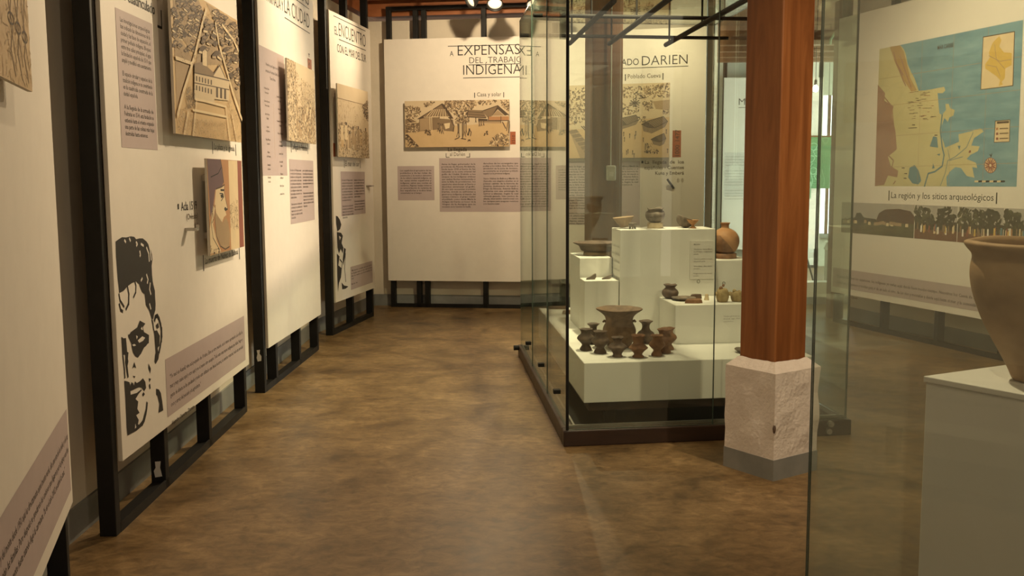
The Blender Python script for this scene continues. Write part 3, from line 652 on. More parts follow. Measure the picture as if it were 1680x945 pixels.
for k in range(14):
    x = random.uniform(0.06, 0.94); y = random.uniform(0.52, 0.72); h = 0.2
    a.poly([(x-0.03, y), (x+0.03, y), (x+0.045, y+h), (x-0.045, y+h)], random.choice(['cream', 'sepia3', 'paper'])); a.poly([(x-0.018, y-0.045), (x+0.018, y-0.045), (x+0.018, y), (x-0.018, y)], random.choice(['sepia', 'sepia2']))
a.build('sea_drawing', a.obj)
mb = MB(); h = p4.uv(607, 305, -0.02); mb.box((h[0]-0.12, -0.07, h[1]-0.006), (h[0]-0.03, -0.018, h[1]+0.006), 'chrome'); mb.build('metal_hook', p4.root)

# ---- indigenous work panel
p5 = Panel('information_board', (-1.319, 10.71), 98.28, -0.02, 1.58, 'white exhibition panel headed A EXPENSAS DEL TRABAJO INDÍGENA on the back wall', posts=(0.0, 0.29, 0.38, 1.02, 1.52))
a = p5.art(); D = -0.0188
def span(p, x0, x1, y): q, r = p.uv(x0, y, D), p.uv(x1, y, D); return q[0], r[0], (q[1]+r[1])/2
u0, u1, z = span(p5, 738, 744, 92); a.text('A', u0, u1, z, 0.055, 'ink', 0, 3)
a.cut('title_lettering', p5.root)
u0, u1, z = span(p5, 751, 853, 90); a.text('EXPENSAS', u0, u1, z, 0.112, 'ink', -0.008, 3)
u0, u1, z = span(p5, 770, 857, 103); a.text('DEL  TRABAJO', u0, u1, z, 0.066, 'ink', -0.008, 3)
u0, u1, z = span(p5, 760, 855, 122); a.text('INDÍGENA', u0, u1, z, 0.108, 'ink', -0.008, 3)
for x0, x1, y in ((735, 856, 74.5), (769, 857, 105.5), (760, 857, 127)):
    u0, u1, z = span(p5, x0, x1, y); a.line_uv([(u0, z), (u1, z)], 0.007, 'ink')
a.cut('title_lettering', p5.root)
u0, u1, z = span(p5, 781, 824, 158); a.text('Casa y solar', u0+0.01, u1-0.01, z, 0.045, 'sepia', 0, 2); bracket(a, u0-0.015, z-0.012, 0, 0.05); bracket(a, u1+0.015, z-0.012, 0, 0.05)
a.cut('caption_lettering', p5.root)
u0, u1, z = span(p5, 735, 766, 248); a.text('La llegada', u0, u1, z, 0.042, 'sepia', 0, 2)
a.cut('caption_lettering', p5.root)
u0, u1, z = span(p5, 738, 763, 256); a.text('al Darién', u0, u1, z, 0.042, 'sepia', 0, 2); bracket(a, u0-0.04, z-0.012, 0.035, 0.04, 'L'); bracket(a, u1+0.05, z-0.012, 0.035, 0.04, 'J')
a.cut('caption_lettering', p5.root)
u0, u1, z = span(p5, 837, 846, 237); t = p5.uv(841, 216, D)[1]; a.flat([(u0, z), (u1, z), (u1, t), (u0, t)], 'rust'); a.text('1510', u1-0.008, None, z+0.015, 0.034, 'ink', 0, 2, rot=math.pi/2)
a.build('year_tag', p5.root)
B1 = ['Los españoles al apropiarse de los', 'poblados y de las rutas de', 'penetración y de muchos elementos', 'de la cultura material indígena, en', 'las casas vivían españoles y', 'indígenas, saben que comían en', 'cerámica. Algunas vasijas tuvieron', 'su caracterización de cerámica de', 'los españoles y todos bien', 'conservados en el tiempo.']
B2 = ['Antes de llegar, gobernador de la', 'provincia de Nueva Andalucía,', 'funda hacia 1508 el fuerte de San', 'Sebastián en la costa oriental del', 'golfo de Urabá. Debido a los', 'ataques de los indígenas urabaes', 'que usaban flechas envenenadas y', 'ante la falta de provisiones, los', 'españoles abandonan el fuerte y', 'deciden atravesar el golfo.', 'Al otro lado encuentran el poblado', 'Darién, donde se enfrentan a', 'guerreros indígenas al mando del', 'cacique Cémaco, el grupo realizó', 'el poblado como Santa María la', 'Antigua del Darién en honor de la', 'Virgen de la Antigua que se', 'encuentra en la Catedral de Sevilla.']
B3 = ['derechos de los encargados que', 'pedían a los indios. Este fuerte, a su', 'alrededor en la zona de dominio,', 'se convierte en el primer poblado', 'español en la provincia indígena.', '', 'Vasco Núñez de Balboa y Martín de', 'Zamudio son elegidos alcaldes en el', 'primer cabildo de la historia de', 'América, destituyendo del mando a', 'Diego de Nicuesa. Además Balboa', 'gobierna con una estrategia de', 'terror y alianzas. Según la cual', 'obtenía ganado, hizo pactos de', 'alianza, intercambio matrimonial con', 'los caciques para asegurar recursos', 'y no hacerse matar.']
a, u0, u1, z0, z1 = p5.block([(652, 273), (712, 272), (713, 328), (653, 329)])
a.para(B1, u0+0.03, u1-0.03, z1-0.028, 0.0265, 0.017, bold=0.02); a.build('text_print', p5.root)
a, u0, u1, z0, z1 = p5.block([(720, 260), (855, 258), (855, 347), (722, 348)])
w = (u1-u0); a.para(B2, u0+0.025, u0+w*0.445, z1-0.045, 0.0265, 0.017, bold=0.02); a.para(B3, u0+w*0.54, u0+w*0.965, z1-0.04, 0.0265, 0.017, bold=0.02); a.build('text_print', p5.root)
def tree_mass(a, poly, n, s=0.012): a.blobs(poly, n, s, ['sepia', 'sepia2', 'sepia3', 'cream', 'sepia2'])
a = p5.picture([(664, 168), (835, 161), (836, 239), (665, 243)], 'paper', 'sepia drawing of thatched houses around a big tree'); norm(a)
X = lambda x: (x-115)/1340; Y = lambda y: (y-200)/585
def S(pts): return [(X(x), Y(y)) for x, y in pts]
a.poly(S([(115,200),(1455,200),(1455,480),(115,560)]), 'paper2')
tree_mass(a, S([(120,270),(200,260),(320,290),(330,360),(260,420),(120,430)]), 200); tree_mass(a, S([(360,240),(450,205),(500,215),(480,250),(380,280)]), 50); tree_mass(a, S([(1340,215),(1455,205),(1455,350),(1370,300)]), 70); tree_mass(a, S([(1060,220),(1300,200),(1300,240),(1060,270)]), 40, 0.014)
a.poly(S([(120,430),(220,420),(300,470),(300,590),(120,600)]), 'sepia2'); a.line(S([(150,430),(240,500)]), 0.012, 'sepia'); a.line(S([(200,420),(290,470),(160,480)]), 0.008, 'cream'); tree_mass(a, S([(120,480),(300,480),(290,600),(120,600)]), 90, 0.010)
a.poly(S([(300,410),(560,400),(560,560),(300,585)]), 'sepia2'); a.poly(S([(310,420),(440,415),(440,565),(310,580)]), 'sepia3')
a.poly(S([(270,430),(600,235),(640,260),(745,430),(690,430),(600,330),(460,400),(300,430)]), 'sepia'); a.poly(S([(350,395),(590,255),(690,400)]), 'sepia2')
for k in range(8): a.line(S([(400+k*35, 395), (480+k*22, 310)]), 0.006, 'cream')
a.line(S([(360,405),(690,405)]), 0.006, 'cream')
for x in (440, 462, 600, 640, 560): a.line(S([(x, 405), (x+2, 585)]), 0.008, 'cream' if x != 560 else 'sepia')
a.poly(S([(500,420),(740,440),(740,590),(620,580),(560,480)]), 'sepia2'); a.poly(S([(620,490),(700,480),(690,545),(640,560)]), 'cream'); a.line(S([(700,420),(750,520),(740,590)]), 0.010, 'sepia')
tree_mass(a, S([(620,200),(740,190),(860,200),(1020,195),(1050,260),(960,330),(900,400),(820,420),(760,380),(690,330),(640,260)]), 420, 0.013)
a.line(S([(690,270),(780,340),(830,430)]), 0.012, 'sepia'); a.line(S([(900,240),(960,290),(870,360),(860,430)]), 0.012, 'sepia'); a.line(S([(780,290),(850,340),(870,400)]), 0.009, 'sepia')
a.poly(S([(815,420),(860,415),(862,670),(800,675)]), 'cream'); a.line(S([(815,430),(812,670)]), 0.010, 'sepia'); a.line(S([(862,400),(858,680)]), 0.012, 'sepia'); a.line(S([(840,470),(836,660)]), 0.005, 'sepia2'); a.line(S([(760,690),(805,672)]), 0.010, 'sepia'); a.line(S([(840,680),(900,690)]), 0.010, 'sepia')
tree_mass(a, S([(760,430),(930,380),(930,480),(770,490)]), 130, 0.012)
a.poly(S([(930,320),(1110,330),(1170,420),(930,410)]), 'sepia2'); a.line(S([(930,345),(1120,360)]), 0.006, 'sepia'); a.line(S([(930,375),(1140,395)]), 0.006, 'sepia'); a.line(S([(930,320),(920,410),(1160,425)]), 0.010, 'sepia')
a.poly(S([(1110,340),(1310,275),(1240,400),(1190,430)]), 'sepia2'); a.poly(S([(1310,275),(1445,390),(1400,400),(1310,320),(1240,400)]), 'sepia'); a.line(S([(1110,340),(1310,275),(1450,395)]), 0.009, 'sepia'); a.poly(S([(1240,400),(1310,330),(1390,400)]), 'sepia3')
a.poly(S([(1060,430),(1180,440),(1180,465),(1060,460)]), 'sepia'); a.poly(S([(1190,410),(1450,410),(1450,460),(1190,460)]), 'orange'); a.poly(S([(1060,460),(1350,465),(1350,495),(1060,490)]), 'sepia3'); a.line(S([(1060,462),(1350,466)]), 0.006, 'sepia'); a.line(S([(1190,410),(1190,460),(1450,462)]), 0.008, 'sepia')
a.line(S([(1350,410),(1350,490)]), 0.007, 'sepia'); a.line(S([(1370,480),(1410,560)]), 0.010, 'sepia'); a.line(S([(1440,470),(1420,590)]), 0.008, 'sepia'); a.line(S([(1455,470),(1445,620)]), 0.010, 'sepia')
def figure(a, x, y, h, S=S, mat='sepia2'):
    a.line(S([(x, y-h*0.8), (x+random.uniform(-3, 3), y-h*0.4)]), 0.012, mat); a.line(S([(x, y-h*0.4), (x-h*0.1, y)]), 0.006, 'sepia'); a.line(S([(x, y-h*0.4), (x+h*0.12, y)]), 0.006, 'sepia'); a.poly(S([(x-6, y-h), (x+6, y-h), (x+6, y-h*0.82), (x-6, y-h*0.82)]), 'sepia')
for x, y, h in ((545, 590, 110), (575, 610, 120), (600, 620, 130), (800, 660, 170), (880, 660, 180), (905, 640, 160), (1075, 530, 70), (1100, 525, 70), (1130, 520, 60), (940, 470, 60), (1030, 480, 60), (230, 590, 70), (140, 600, 60)): figure(a, x, y, h)
a.blobs(S([(370,570),(440,570),(450,640),(380,620)]), 30, 0.012, ['sepia', 'sepia2']); a.line(S([(950,560),(930,640)]), 0.012, 'ink'); a.line(S([(940,560),(970,600),(960,650)]), 0.008, 'sepia'); a.blobs(S([(1130,590),(1180,590),(1180,645),(1130,645)]), 14, 0.010, ['sepia']); a.blobs(S([(920,690),(980,690),(980,715),(920,715)]), 6, 0.010, ['sepia'])
tree_mass(a, S([(1190,750),(1260,660),(1340,620),(1455,640),(1455,770),(1200,775)]), 260, 0.012); a.poly(S([(120,620),(150,620),(295,775),(240,785),(120,660)]), 'sepia'); tree_mass(a, S([(120,620),(295,775),(130,785)]), 60, 0.012)
a.build('house_drawing', a.obj)

# ---- cueva village panel behind the case
p6 = Panel('information_board', (0.42, 10.33), 106.5, 0.0, 1.56, 'white exhibition panel headed DARIEN with a village picture, seen through the glass case', posts=(0.0, 0.55, 1.51))
a = p6.art()
u0, u1, z = span(p6, 1022, 1048, 107); a.text('POBLADO', u0-0.20, u1, z, 0.068, 'ink', 0, 3)
u0, u1, z = span(p6, 1053, 1128, 106); a.text('DARIEN', u0, u1, z, 0.098, 'ink', -0.008, 3)
u0, u1, z = span(p6, 985, 1129, 111); a.line_uv([(u0, z), (u1, z)], 0.006, 'ink')
a.cut('title_lettering', p6.root)
u0, u1, z = span(p6, 1030, 1084, 128); a.text('Poblado Cueva', u0, u1, z, 0.045, 'sepia', 0, 2); bracket(a, u0-0.025, z-0.02, 0, 0.06); bracket(a, u1+0.022, z-0.02, 0, 0.06)
a.cut('caption_lettering', p6.root)
u0, u1, z = span(p6, 1103, 1117, 258); t = p6.uv(1110, 214, D)[1]; a.flat([(u0, z), (u1, z), (u1, t), (u0, t)], 'rust'); a.text('1000', u1-0.016, None, z+0.012, 0.045, 'ink', 0, 2, rot=math.pi/2); a.text('1477', u1-0.016, None, z+0.16, 0.045, 'ink', 0, 2, rot=math.pi/2)
a.cut('year_tag', p6.root)
u0, u1, z = span(p6, 1058, 1122, 268.5); a.text('La  llegada  de  los', u0, u1, z, 0.036, 'sepia', 0.01, 2); a.flat([(u0-0.035, z+0.005), (u0-0.015, z+0.005), (u0-0.015, z+0.03), (u0-0.035, z+0.03)], 'ink')
a.cut('sound_lettering', p6.root)
u0, u1, z = span(p6, 1057, 1122, 277.5); a.text('españoles - Cuentos', u0, u1, z, 0.036, 'sepia', 0.01, 2)
a.cut('sound_lettering', p6.root)
u0, u1, z = span(p6, 1075, 1122, 286.5); a.text('Kuna y Emberá', u0, u1, z, 0.036, 'sepia', 0.01, 2)
a.cut('sound_lettering', p6.root)
w = p6.uv(1116, 296, D); icon(a, w[0], w[1], 0.03)
a.build('sound_logo', p6.root)
a, u0, u1, z0, z1 = p6.block([(928, 266), (1050, 264), (1050, 368), (928, 370)])
w = u1-u0; a.para(B2[:17]+['']+B1[2:7], u0+0.02, u0+w*0.46, z1-0.03, 0.0265, 0.017, bold=0.02); a.para(B3[6:14], u0+w*0.54, u1-0.02, z1-0.03, 0.0265, 0.017, bold=0.02); a.build('text_print', p6.root)
a = p6.picture([(931, 141), (1098, 135), (1099, 257), (931, 261)], 'paper', 'sepia bird’s-eye drawing of a village of thatched huts'); norm(a)
X6 = lambda x: 0.405 + (x-455)/405*0.595; Y6 = lambda y: (y-75)/615
def S6(pts): return [(X6(x), Y6(y)) for x, y in pts]
a.poly([(0, 0), (1, 0), (1, 0.46), (0.45, 0.5), (0.2, 0.6), (0, 0.6)], 'paper2'); 
tree_mass(a, S6([(455,110),(860,85),(860,190),(760,200),(640,200),(455,180)]), 420, 0.013); tree_mass(a, S6([(455,200),(560,240),(660,260),(660,300),(600,330),(520,340),(455,340)]), 230, 0.012); tree_mass(a, S6([(680,230),(750,220),(750,290),(700,300)]), 70); tree_mass(a, S6([(800,290),(860,240),(860,330),(820,330)]), 60); a.poly(S6([(750,225),(860,215),(855,300),(770,290)]), 'sepia3')
tree_mass(a, [(0, 0.06), (0.18, 0.02), (0.30, 0.08), (0.4, 0.06), (0.4, 0.45), (0.15, 0.5), (0, 0.55)], 700, 0.013)
for k in range(10):
    an = k*0.628; a.line(S6([(632, 235), (632+34*math.cos(an), 235+34*math.sin(an))]), 0.010, 'sepia')
def hut(pr, pf, pw):
    a.poly(S6(pr), 'sepia2'); a.poly(S6(pf), 'sepia'); a.poly(S6(pw), 'sepia2')
    for t in range(9):
        f = t/8; p, q = pr[0], pr[1]; r, s_ = pr[3], pr[2]
        a.line(S6([(p[0]+(q[0]-p[0])*f, p[1]+(q[1]-p[1])*f), (r[0]+(s_[0]-r[0])*f, r[1]+(s_[1]-r[1])*f)]), 0.004, 'sepia')
    for g in (pr, pf): a.line(S6(list(g)+[g[0]]), 0.007, 'sepia')
hut([(540,360),(640,335),(660,375),(580,415)], [(540,360),(580,415),(545,420),(510,395)], [(520,405),(548,422),(660,378),(640,415),(550,450)])
hut([(710,390),(820,352),(848,395),(765,445)], [(710,390),(765,445),(720,440),(678,415)], [(682,425),(760,448),(848,400),(830,440),(745,490),(690,470)])
hut([(770,520),(825,492),(838,535),(800,560)], [(770,520),(800,560),(770,555),(740,540)], [(745,545),(800,562),(838,540),(825,580),(800,595),(755,580)])
hut([(455,400),(470,400),(522,460),(480,505)], [(455,400),(480,505),(465,510),(455,505)], [(455,505),(480,508),(500,490),(480,515),(455,515)])
tree_mass(a, S6([(640,350),(700,345),(710,390),(670,400)]), 50, 0.010)
for x, y in ((540,490),(560,495),(640,490),(565,540),(600,510),(635,520),(690,545),(500,545),(515,580),(580,650),(590,640),(620,650),(550,670),(705,600),(840,480),(850,640),(630,675)):
    a.line(S6([(x, y-14), (x, y+14)]), 0.010, 'sepia2'); a.poly(S6([(x-4, y-22), (x+4, y-22), (x+4, y-14), (x-4, y-14)]), 'sepia')
a.blobs(S6([(695,620),(790,620),(790,660),(700,650)]), 34, 0.011, ['sepia', 'ink', 'sepia2']); a.blobs(S6([(700,570),(750,570),(750,610),(700,610)]), 24, 0.009, ['sepia', 'sepia2'])
a.poly([(0.02, 0.62), (0.05, 0.6), (0.30, 1.0), (0.13, 1.0)], 'sepia3')
for k in range(7): a.poly([(0.01+0.03*k, 0.62+0.055*k), (0.09+0.03*k, 0.60+0.055*k), (0.12+0.03*k, 0.645+0.055*k), (0.03+0.03*k, 0.665+0.055*k)], 'sepia2')
for k in range(5): a.line([(0.14+0.02*k, 0.56), (0.24+0.03*k, 0.70)], 0.010, 'sepia')
a.build('village_drawing', a.obj)
mb = MB(); h0 = p6.uv(1095, 294, -0.05); h1 = p6.uv(1105, 309, -0.03); mb.tube([(h0[0], -0.06, h0[1]), (h1[0], -0.02, h1[1])], 0.011, 'steel'); mb.build('metal_hook', p6.root)

# ---- map panel on the right wall
p8 = Panel('information_board', (3.483, 8.10), 163.45, -1.415, 1.60, 'white exhibition panel with the blue and yellow regional map on the right wall', posts=(-1.40, -0.70, 0.0, 0.70, 1.55))
a = p8.art(); a.src(1420, 30, 0.307)
mq = [p8.uv(1443, 80.7, D), p8.uv(1678, 33, D), p8.uv(1667, 306, D), p8.uv(1435, 305, D)]
a.poly([(75,165),(843,8),(807,900),(50,897)], 'sea')
a.poly([(75,165),(185,143),(205,165),(215,190),(225,245),(245,290),(262,320),(270,345),(285,388),(320,385),(350,380),(420,366),(427,385),(412,400),(385,400),(395,510),(410,515),(430,490),(427,458),(445,457),(452,480),(477,490),(470,520),(448,530),(440,555),(422,532),(405,580),(405,630),(420,670),(425,692),(500,660),(497,620),(560,605),(615,588),(632,605),(580,640),(565,680),(610,685),(600,710),(560,730),(540,752),(590,772),(597,800),(570,795),(582,852),(540,842),(510,800),(480,795),(450,820),(432,850),(435,898),(50,897)], 'land')
a.poly([(130,152),(185,145),(205,180),(240,320),(275,385),(245,392),(190,310),(155,230)], 'ridge')
a.poly([(66,355),(105,400),(100,440),(150,470),(140,520),(160,600),(168,700),(120,740),(135,790),(175,815),(170,850),(120,840),(100,890),(50,897)], 'mount')
a.poly([(262,783),(285,815),(298,868),(282,888),(250,882),(228,850),(235,800)], 'lake'); a.poly([(362,630),(382,635),(388,692),(343,685)], 'lake'); a.poly([(380,728),(400,722),(395,735)], 'lake'); a.poly([(362,775),(370,800),(355,805)], 'lake'); a.poly([(492,682),(508,680),(502,705)], 'lake')
a.line([(410,515),(400,600),(410,690),(420,730),(410,790),(370,820),(335,830),(315,898)], 0.014, 'lake'); a.line([(575,610),(540,690),(480,740),(440,760),(425,830),(400,895)], 0.006, 'lake'); a.line([(440,700),(450,760),(520,740)], 0.005, 'lake')
for pts in ([(150,180),(165,240),(200,300)], [(185,200),(215,290),(245,370)], [(175,260),(200,330),(215,360)], [(120,730),(150,760),(140,800),(165,830)], [(95,760),(110,800),(140,830)], [(160,870),(150,885)], [(100,420),(140,470),(150,560),(155,650)]): a.line(pts, 0.012, 'mount')
for k in range(46):
    x, y = random.gauss(265, 45), random.gauss(455, 45)
    if 190 < x < 370: a.line([(x, y), (x+random.uniform(10, 30), y-random.uniform(-1, 3))], 0.0045, random.choice(['sepia', 'sepia2', 'redbrown']))
for x, y in ((250,570),(195,800),(208,830),(205,855),(370,625)): a.line([(x, y), (x+14, y)], 0.008, 'sepia')
a.line([(230,587),(275,585)], 0.006, 'sepia')
for f in (0.22, 0.42, 0.64, 0.86): a.line([(75-20*f, 165+735*f), (843-33*f, 8+890*f)], 0.003, 'sepia3')
for f in (0.3, 0.52, 0.76): a.line([(75+768*f, 165-157*f), (50+757*f, 897+3*f)], 0.003, 'sepia3')
a.poly([(628,98),(799,68),(790,362),(614,383)], 'sepia'); a.poly([(631,103),(795,74),(786,358),(618,379)], 'cream')
a.poly([(715,95),(727,118),(715,150),(740,182),(782,185),(782,250),(748,268),(745,320),(728,340),(735,355),(712,362),(720,330),(700,310),(640,268),(640,245),(665,210),(660,180),(680,130)], 'yellow')
for pts in ([(690,140),(700,220),(745,270)], [(660,200),(720,230),(780,220)], [(650,250),(700,260),(720,310)]): a.line(pts, 0.005, 'sepia3')
a.poly([(693,547),(774,541),(771,661),(686,665)], 'sepia'); a.poly([(696,551),(771,545),(768,658),(689,661)], 'cream'); a.line([(705,558),(765,554)], 0.016, 'sepia')
for y, m_ in ((592, 'orange'), (618, 'redbrown'), (645, 'redbrown')): a.poly([(698, y-7), (710, y-8), (710, y+5), (698, y+6)], m_); a.line([(718, y-2), (762, y-4)], 0.010, 'sepia2')
def ell(cx, cy, rx, ry, n=28): return [(cx+rx*math.cos(2*math.pi*k/n), cy+ry*math.sin(2*math.pi*k/n)) for k in range(n)]
a.poly(ell(668, 786, 33, 42), 'redbrown'); a.poly(ell(668, 786, 30, 38), 'cream')
for k in range(16):
    t = 2*math.pi*k/16; a.line([(668+12*math.cos(t), 786+15*math.sin(t)), (668+27*math.cos(t), 786+34*math.sin(t))], 0.012, 'redbrown' if k % 2 else 'orange')
a.poly(ell(668, 786, 11, 14), 'redbrown'); a.poly(ell(668, 786, 6, 8), 'cream'); a.line([(665,728),(672,740),(675,725)], 0.008, 'ink'); a.poly([(553,708),(565,705),(563,718),(552,720)], 'redbrown')
for k in range(8): a.line([(585+k*20, 872), (604+k*20, 871)], 0.014, 'ink' if k % 2 else 'cream')
u, z = a.uv((385, 168)); u2, _ = a.uv((470, 155)); a.text('MAR CARIBE', u, u2, z, 0.034, 'bodyink', 0.01, 2)
a.build('printed_map', p8.root)
a = p8.art(); q, r = p8.uv(1462, 326, D), p8.uv(1630, 328, D); zz = (q[1]+r[1])/2
a.text('La región y los sitios arqueológicos', q[0], r[0], zz, 0.055, 'ink', 0, 3); bracket(a, q[0]-0.03, zz-0.02, 0, 0.08); bracket(a, r[0]+0.03, zz-0.02, 0, 0.08)
a.build('caption_lettering', p8.root)
zt, zb = p8.uv(1500, 336, D)[1], p8.uv(1500, 391, D)[1]
us = [p8.uv(1381, 350, D)[0], p8.uv(1501, 350, D)[0], p8.uv(1572, 350, D)[0], p8.uv(1648, 350, D)[0], p8.uv(1700, 350, D)[0]+0.1]
a = Art(D)
for k in range(4):
    ua, ub = us[k]+(0.004 if k else 0), us[k+1]-0.004; H_ = zt-zb; W = ub-ua
    g = lambda x, y: (ua+W*x, zt-H_*y)
    a.flat([g(0, 0), g(1, 0), g(1, 1), g(0, 1)], 'psky')
    if k == 0:
        a.flat([g(0, .55), g(1, .5), g(1, 1), g(0, 1)], 'pgrass'); a.flat([g(.0, .6), g(.25, .45), g(.5, .5), g(.5, .62), g(0, .66)], 'ptree')
        a.flat([g(.50, .55), g(.54, .3), g(.62, .18), g(.8, .14), g(.95, .2), g(1, .35), g(1, .58), g(.52, .6)], 'prust'); a.flat([g(.2, .5), g(.22, .34), g(.28, .32), g(.34, .5)], 'ptree')
    else:
        a.flat([g(0, .45), g(.2, .5), g(1, .45), g(1, 1), g(0, 1)], 'ptree'); a.flat([g(0, .72), g(1, .70), g(1, 1), g(0, 1)], 'pearth')
        a.uvf = None
        a.blobs([g(0, .05), g(.35 if k != 2 else .6, .1), g(.5, .5), g(0, .55)], 140, 0.022, ['ptree', 'ptree', 'pgrass']); a.blobs([g(.55, .12), g(.8, .05), g(.95, .3), g(.9, .5), g(.5, .5)], 120, 0.022, ['ptree'])
    for j in range(22 if k else 26):
        x = random.uniform(.03, .97); y = random.uniform(.52, .64) if k else random.uniform(.54, .6); h = .2 if k else .1; c = random.choice(['cream', 'board', 'orange', 'sepia2', 'lake', 'redbrown', 'yellow'] if k else ['cream', 'sepia3'])
        a.flat([g(x-.016, y), g(x+.016, y), g(x+.02, y+h), g(x-.02, y+h)], c); a.flat([g(x-.009, y-.05), g(x+.009, y-.05), g(x+.009, y), g(x-.009, y)], 'sepia')
a.build('photo_print', p8.root)
a = Art(D); zq1 = p8.uv(1500, 458, D)[1]; zq0 = 0.345
a.flat([(-1.39, zq0), (1.58, zq0), (1.58, zq1), (-1.39, zq1)], 'lilac')
a.para(['“Cuando llegaron los españoles, los indígenas ya vivían aquí desde hace mucho tiempo. Nosotros los Cueva de Acandí sabemos bien de esta historia, de la costa y del río grande', 'y todo era de caminos y trochas para ir de un lado al otro, de los ríos y montañas y desde aquí hasta el mar, y la comunidad de la Antigua.”', '', 'Emberá Katío - Chocó'], -1.33, 1.5, zq1-0.03, 0.058, 0.028, bold=0.012)
a.build('quote_print', p8.root)

# ---- far panel through the opening
p7 = Panel('information_board', (3.17, 15.0), 88.0, 0.0, 1.5, 'pale daylit exhibition panel in the far room, left of the red timber pillar', posts=(0.0, 0.7, 1.45))
a = p7.art(); q = p7.uv(1212, 172, D); a.text('MAR DEL SUR', q[0], q[0]+0.9, q[1], 0.10, 'ink', 0, 2); a.line_uv([(q[0], q[1]-0.04), (q[0]+0.9, q[1]-0.04)], 0.008, 'ink')
a.build('title_lettering', p7.root)
a, u0, u1, z0, z1 = p7.block([(1188, 250), (1221, 250), (1221, 322), (1187, 322)], mat='card')
a.para(B2[:4]+['']+B2[5:11]+['']+B3[:4], u0+0.02, u1-0.01, z1-0.03, 0.042, 0.02, 'cardink', bold=0.01); a.build('text_print', p7.root)

# ------------------------------------------------------------------ far room
mb = MB(); mb.box((1.0, 15.35, 0), (4.36, 15.6, 3.3), 'farwall'); mb.box((5.15, 15.35, 0), (8.3, 15.6, 3.3), 'farwall'); mb.box((4.36, 15.35, 0), (5.15, 15.6, 0.50), 'farwall'); mb.box((4.36, 15.35, 2.62), (5.15, 15.6, 3.3), 'farwall'); struct(mb, 'wall_far')
mb = MB(); mb.box((1.9, 10.5, 0), (1.98, 15.35, 3.3), 'farwall'); struct(mb, 'wall_passage')
mb = MB(); mb.box((6.9, 9.5, 0), (7.1, 15.6, 0.4), 'farwall'); mb.box((6.9, 9.5, 2.7), (7.1, 15.6, 3.3), 'farwall'); mb.box((6.9, 14.6, 0.4), (7.1, 15.6, 2.7), 'farwall'); mb.box((6.9, 9.5, 0.4), (7.1, 10.4, 2.7), 'farwall'); struct(mb, 'wall_side')
mb = MB(); mb.box((7.0, 10.4, 0.4), (7.03, 14.6, 2.7), 'window_bright')
win2 = struct(mb, 'window_2')
mb = MB(); mb.box((4.36, 15.46, 0.50), (5.15, 15.48, 2.62), 'window'); win = struct(mb, 'window_1')
mb = MB()
for x in (4.36, 4.47, 4.60, 4.73, 4.86, 5.00, 5.11): mb.box((x, 15.38, 0.50), (x+0.04 if x not in (4.60,) else x+0.07, 15.42, 2.62), 'timber2')
mb.box((4.36, 15.37, 1.75), (5.15, 15.43, 1.80), 'timber2'); mb.build('window_bars', win)
mb = MB(); mb.box((4.34, 15.25, 0.44), (5.17, 15.44, 0.50), 'skirt'); mb.build('window_sill', win)
mb = MB(); mb.box((2.9, 10.75, 0), (6.9, 10.95, 0.24), 'farwall'); mb.box((2.9, 10.74, 0), (6.9, 10.75, 0.08), 'skirt'); struct(mb, 'wall_low')
for k, yy in enumerate((11.4, 12.4, 13.4, 14.4)):
    beam((2.0, yy), (6.9, yy), 0.12, 2.86+0.05*k, 3.02+0.05*k, 'timber2')
# green banner
gb = empty('green_banner', (4.38, 14.9, 0)); tag(gb, 'green cloth banner with pale line drawings hanging by the far window', 'banner')
mb = MB(); g = (at_depth(1333, 225, 14.9), at_depth(1361, 309, 14.9)); gx0, gx1, gz1, gz0 = g[0].x-4.38-0.12, g[1].x-4.38, g[0].z, g[1].z
mb.box((gx0, 0, gz0), (gx1, 0.006, gz1), 'green'); mb.build('cloth', gb)
a = Art(-0.001)
for k in range(7):
    cx, cz, r = random.uniform(gx0+.05, gx1-.05), gz1-0.05-0.09*k, random.uniform(.03, .06)
    a.line_uv([(cx+r*math.cos(t*0.5)*(1+0.25*math.sin(t*1.5)), cz+r*math.sin(t*0.5)) for t in range(14)], 0.008, 'greenline')
for k in range(4): a.line_uv([(gx0+0.03+0.09*k+0.02*math.sin(j), gz0+0.03+0.05*j) for j in range(6)], 0.008, 'greenline')
a.build('line_drawing', gb)
mb = MB(); mb.tube([(gx0-0.03, 0.003, gz1+0.01), (gx1+0.03, 0.003, gz1+0.01)], 0.012, 'timber2'); mb.tube([(gx0+0.05, 0.003, gz1), (gx0+0.05, 0.003, 3.62)], 0.004, 'steel'); mb.tube([(gx1-0.05, 0.003, gz1), (gx1-0.05, 0.003, 3.62)], 0.004, 'steel'); mb.build('hanging_rod', gb)
# white box and easel in the far room
b = at_height(1351, 478, 0.0)
wb = empty('display_plinth', (4.10, 12.55, 0)); tag(wb, 'white plinth with sloping top in the far daylit room', 'plinth')
mb = MB(); mb.box((-0.05, -0.2, 0.02), (0.3, 0.25, 0.45), 'plinth'); mb.build('body', wb, 0.005)
mb = MB(); mb.add([(-0.06, -0.22, 0.45), (0.32, -0.22, 0.45), (0.32, 0.27, 0.45), (-0.06, 0.27, 0.45), (-0.02, -0.22, 0.54), (0.32, -0.22, 0.54), (0.32, 0.27, 0.54), (-0.02, 0.27, 0.54)], [(3,2,1,0),(4,5,6,7),(0,1,5,4),(1,2,6,5),(2,3,7,6),(3,0,4,7)], 'plinth'); mb.box((-0.03, -0.18, 0), (0.28, 0.23, 0.02), 'skirt'); mb.build('sloping_top', wb)
es = empty('stand', (3.80, 12.95, 0)); tag(es, 'thin dark stand with a small pale sign in the far room', 'stand')
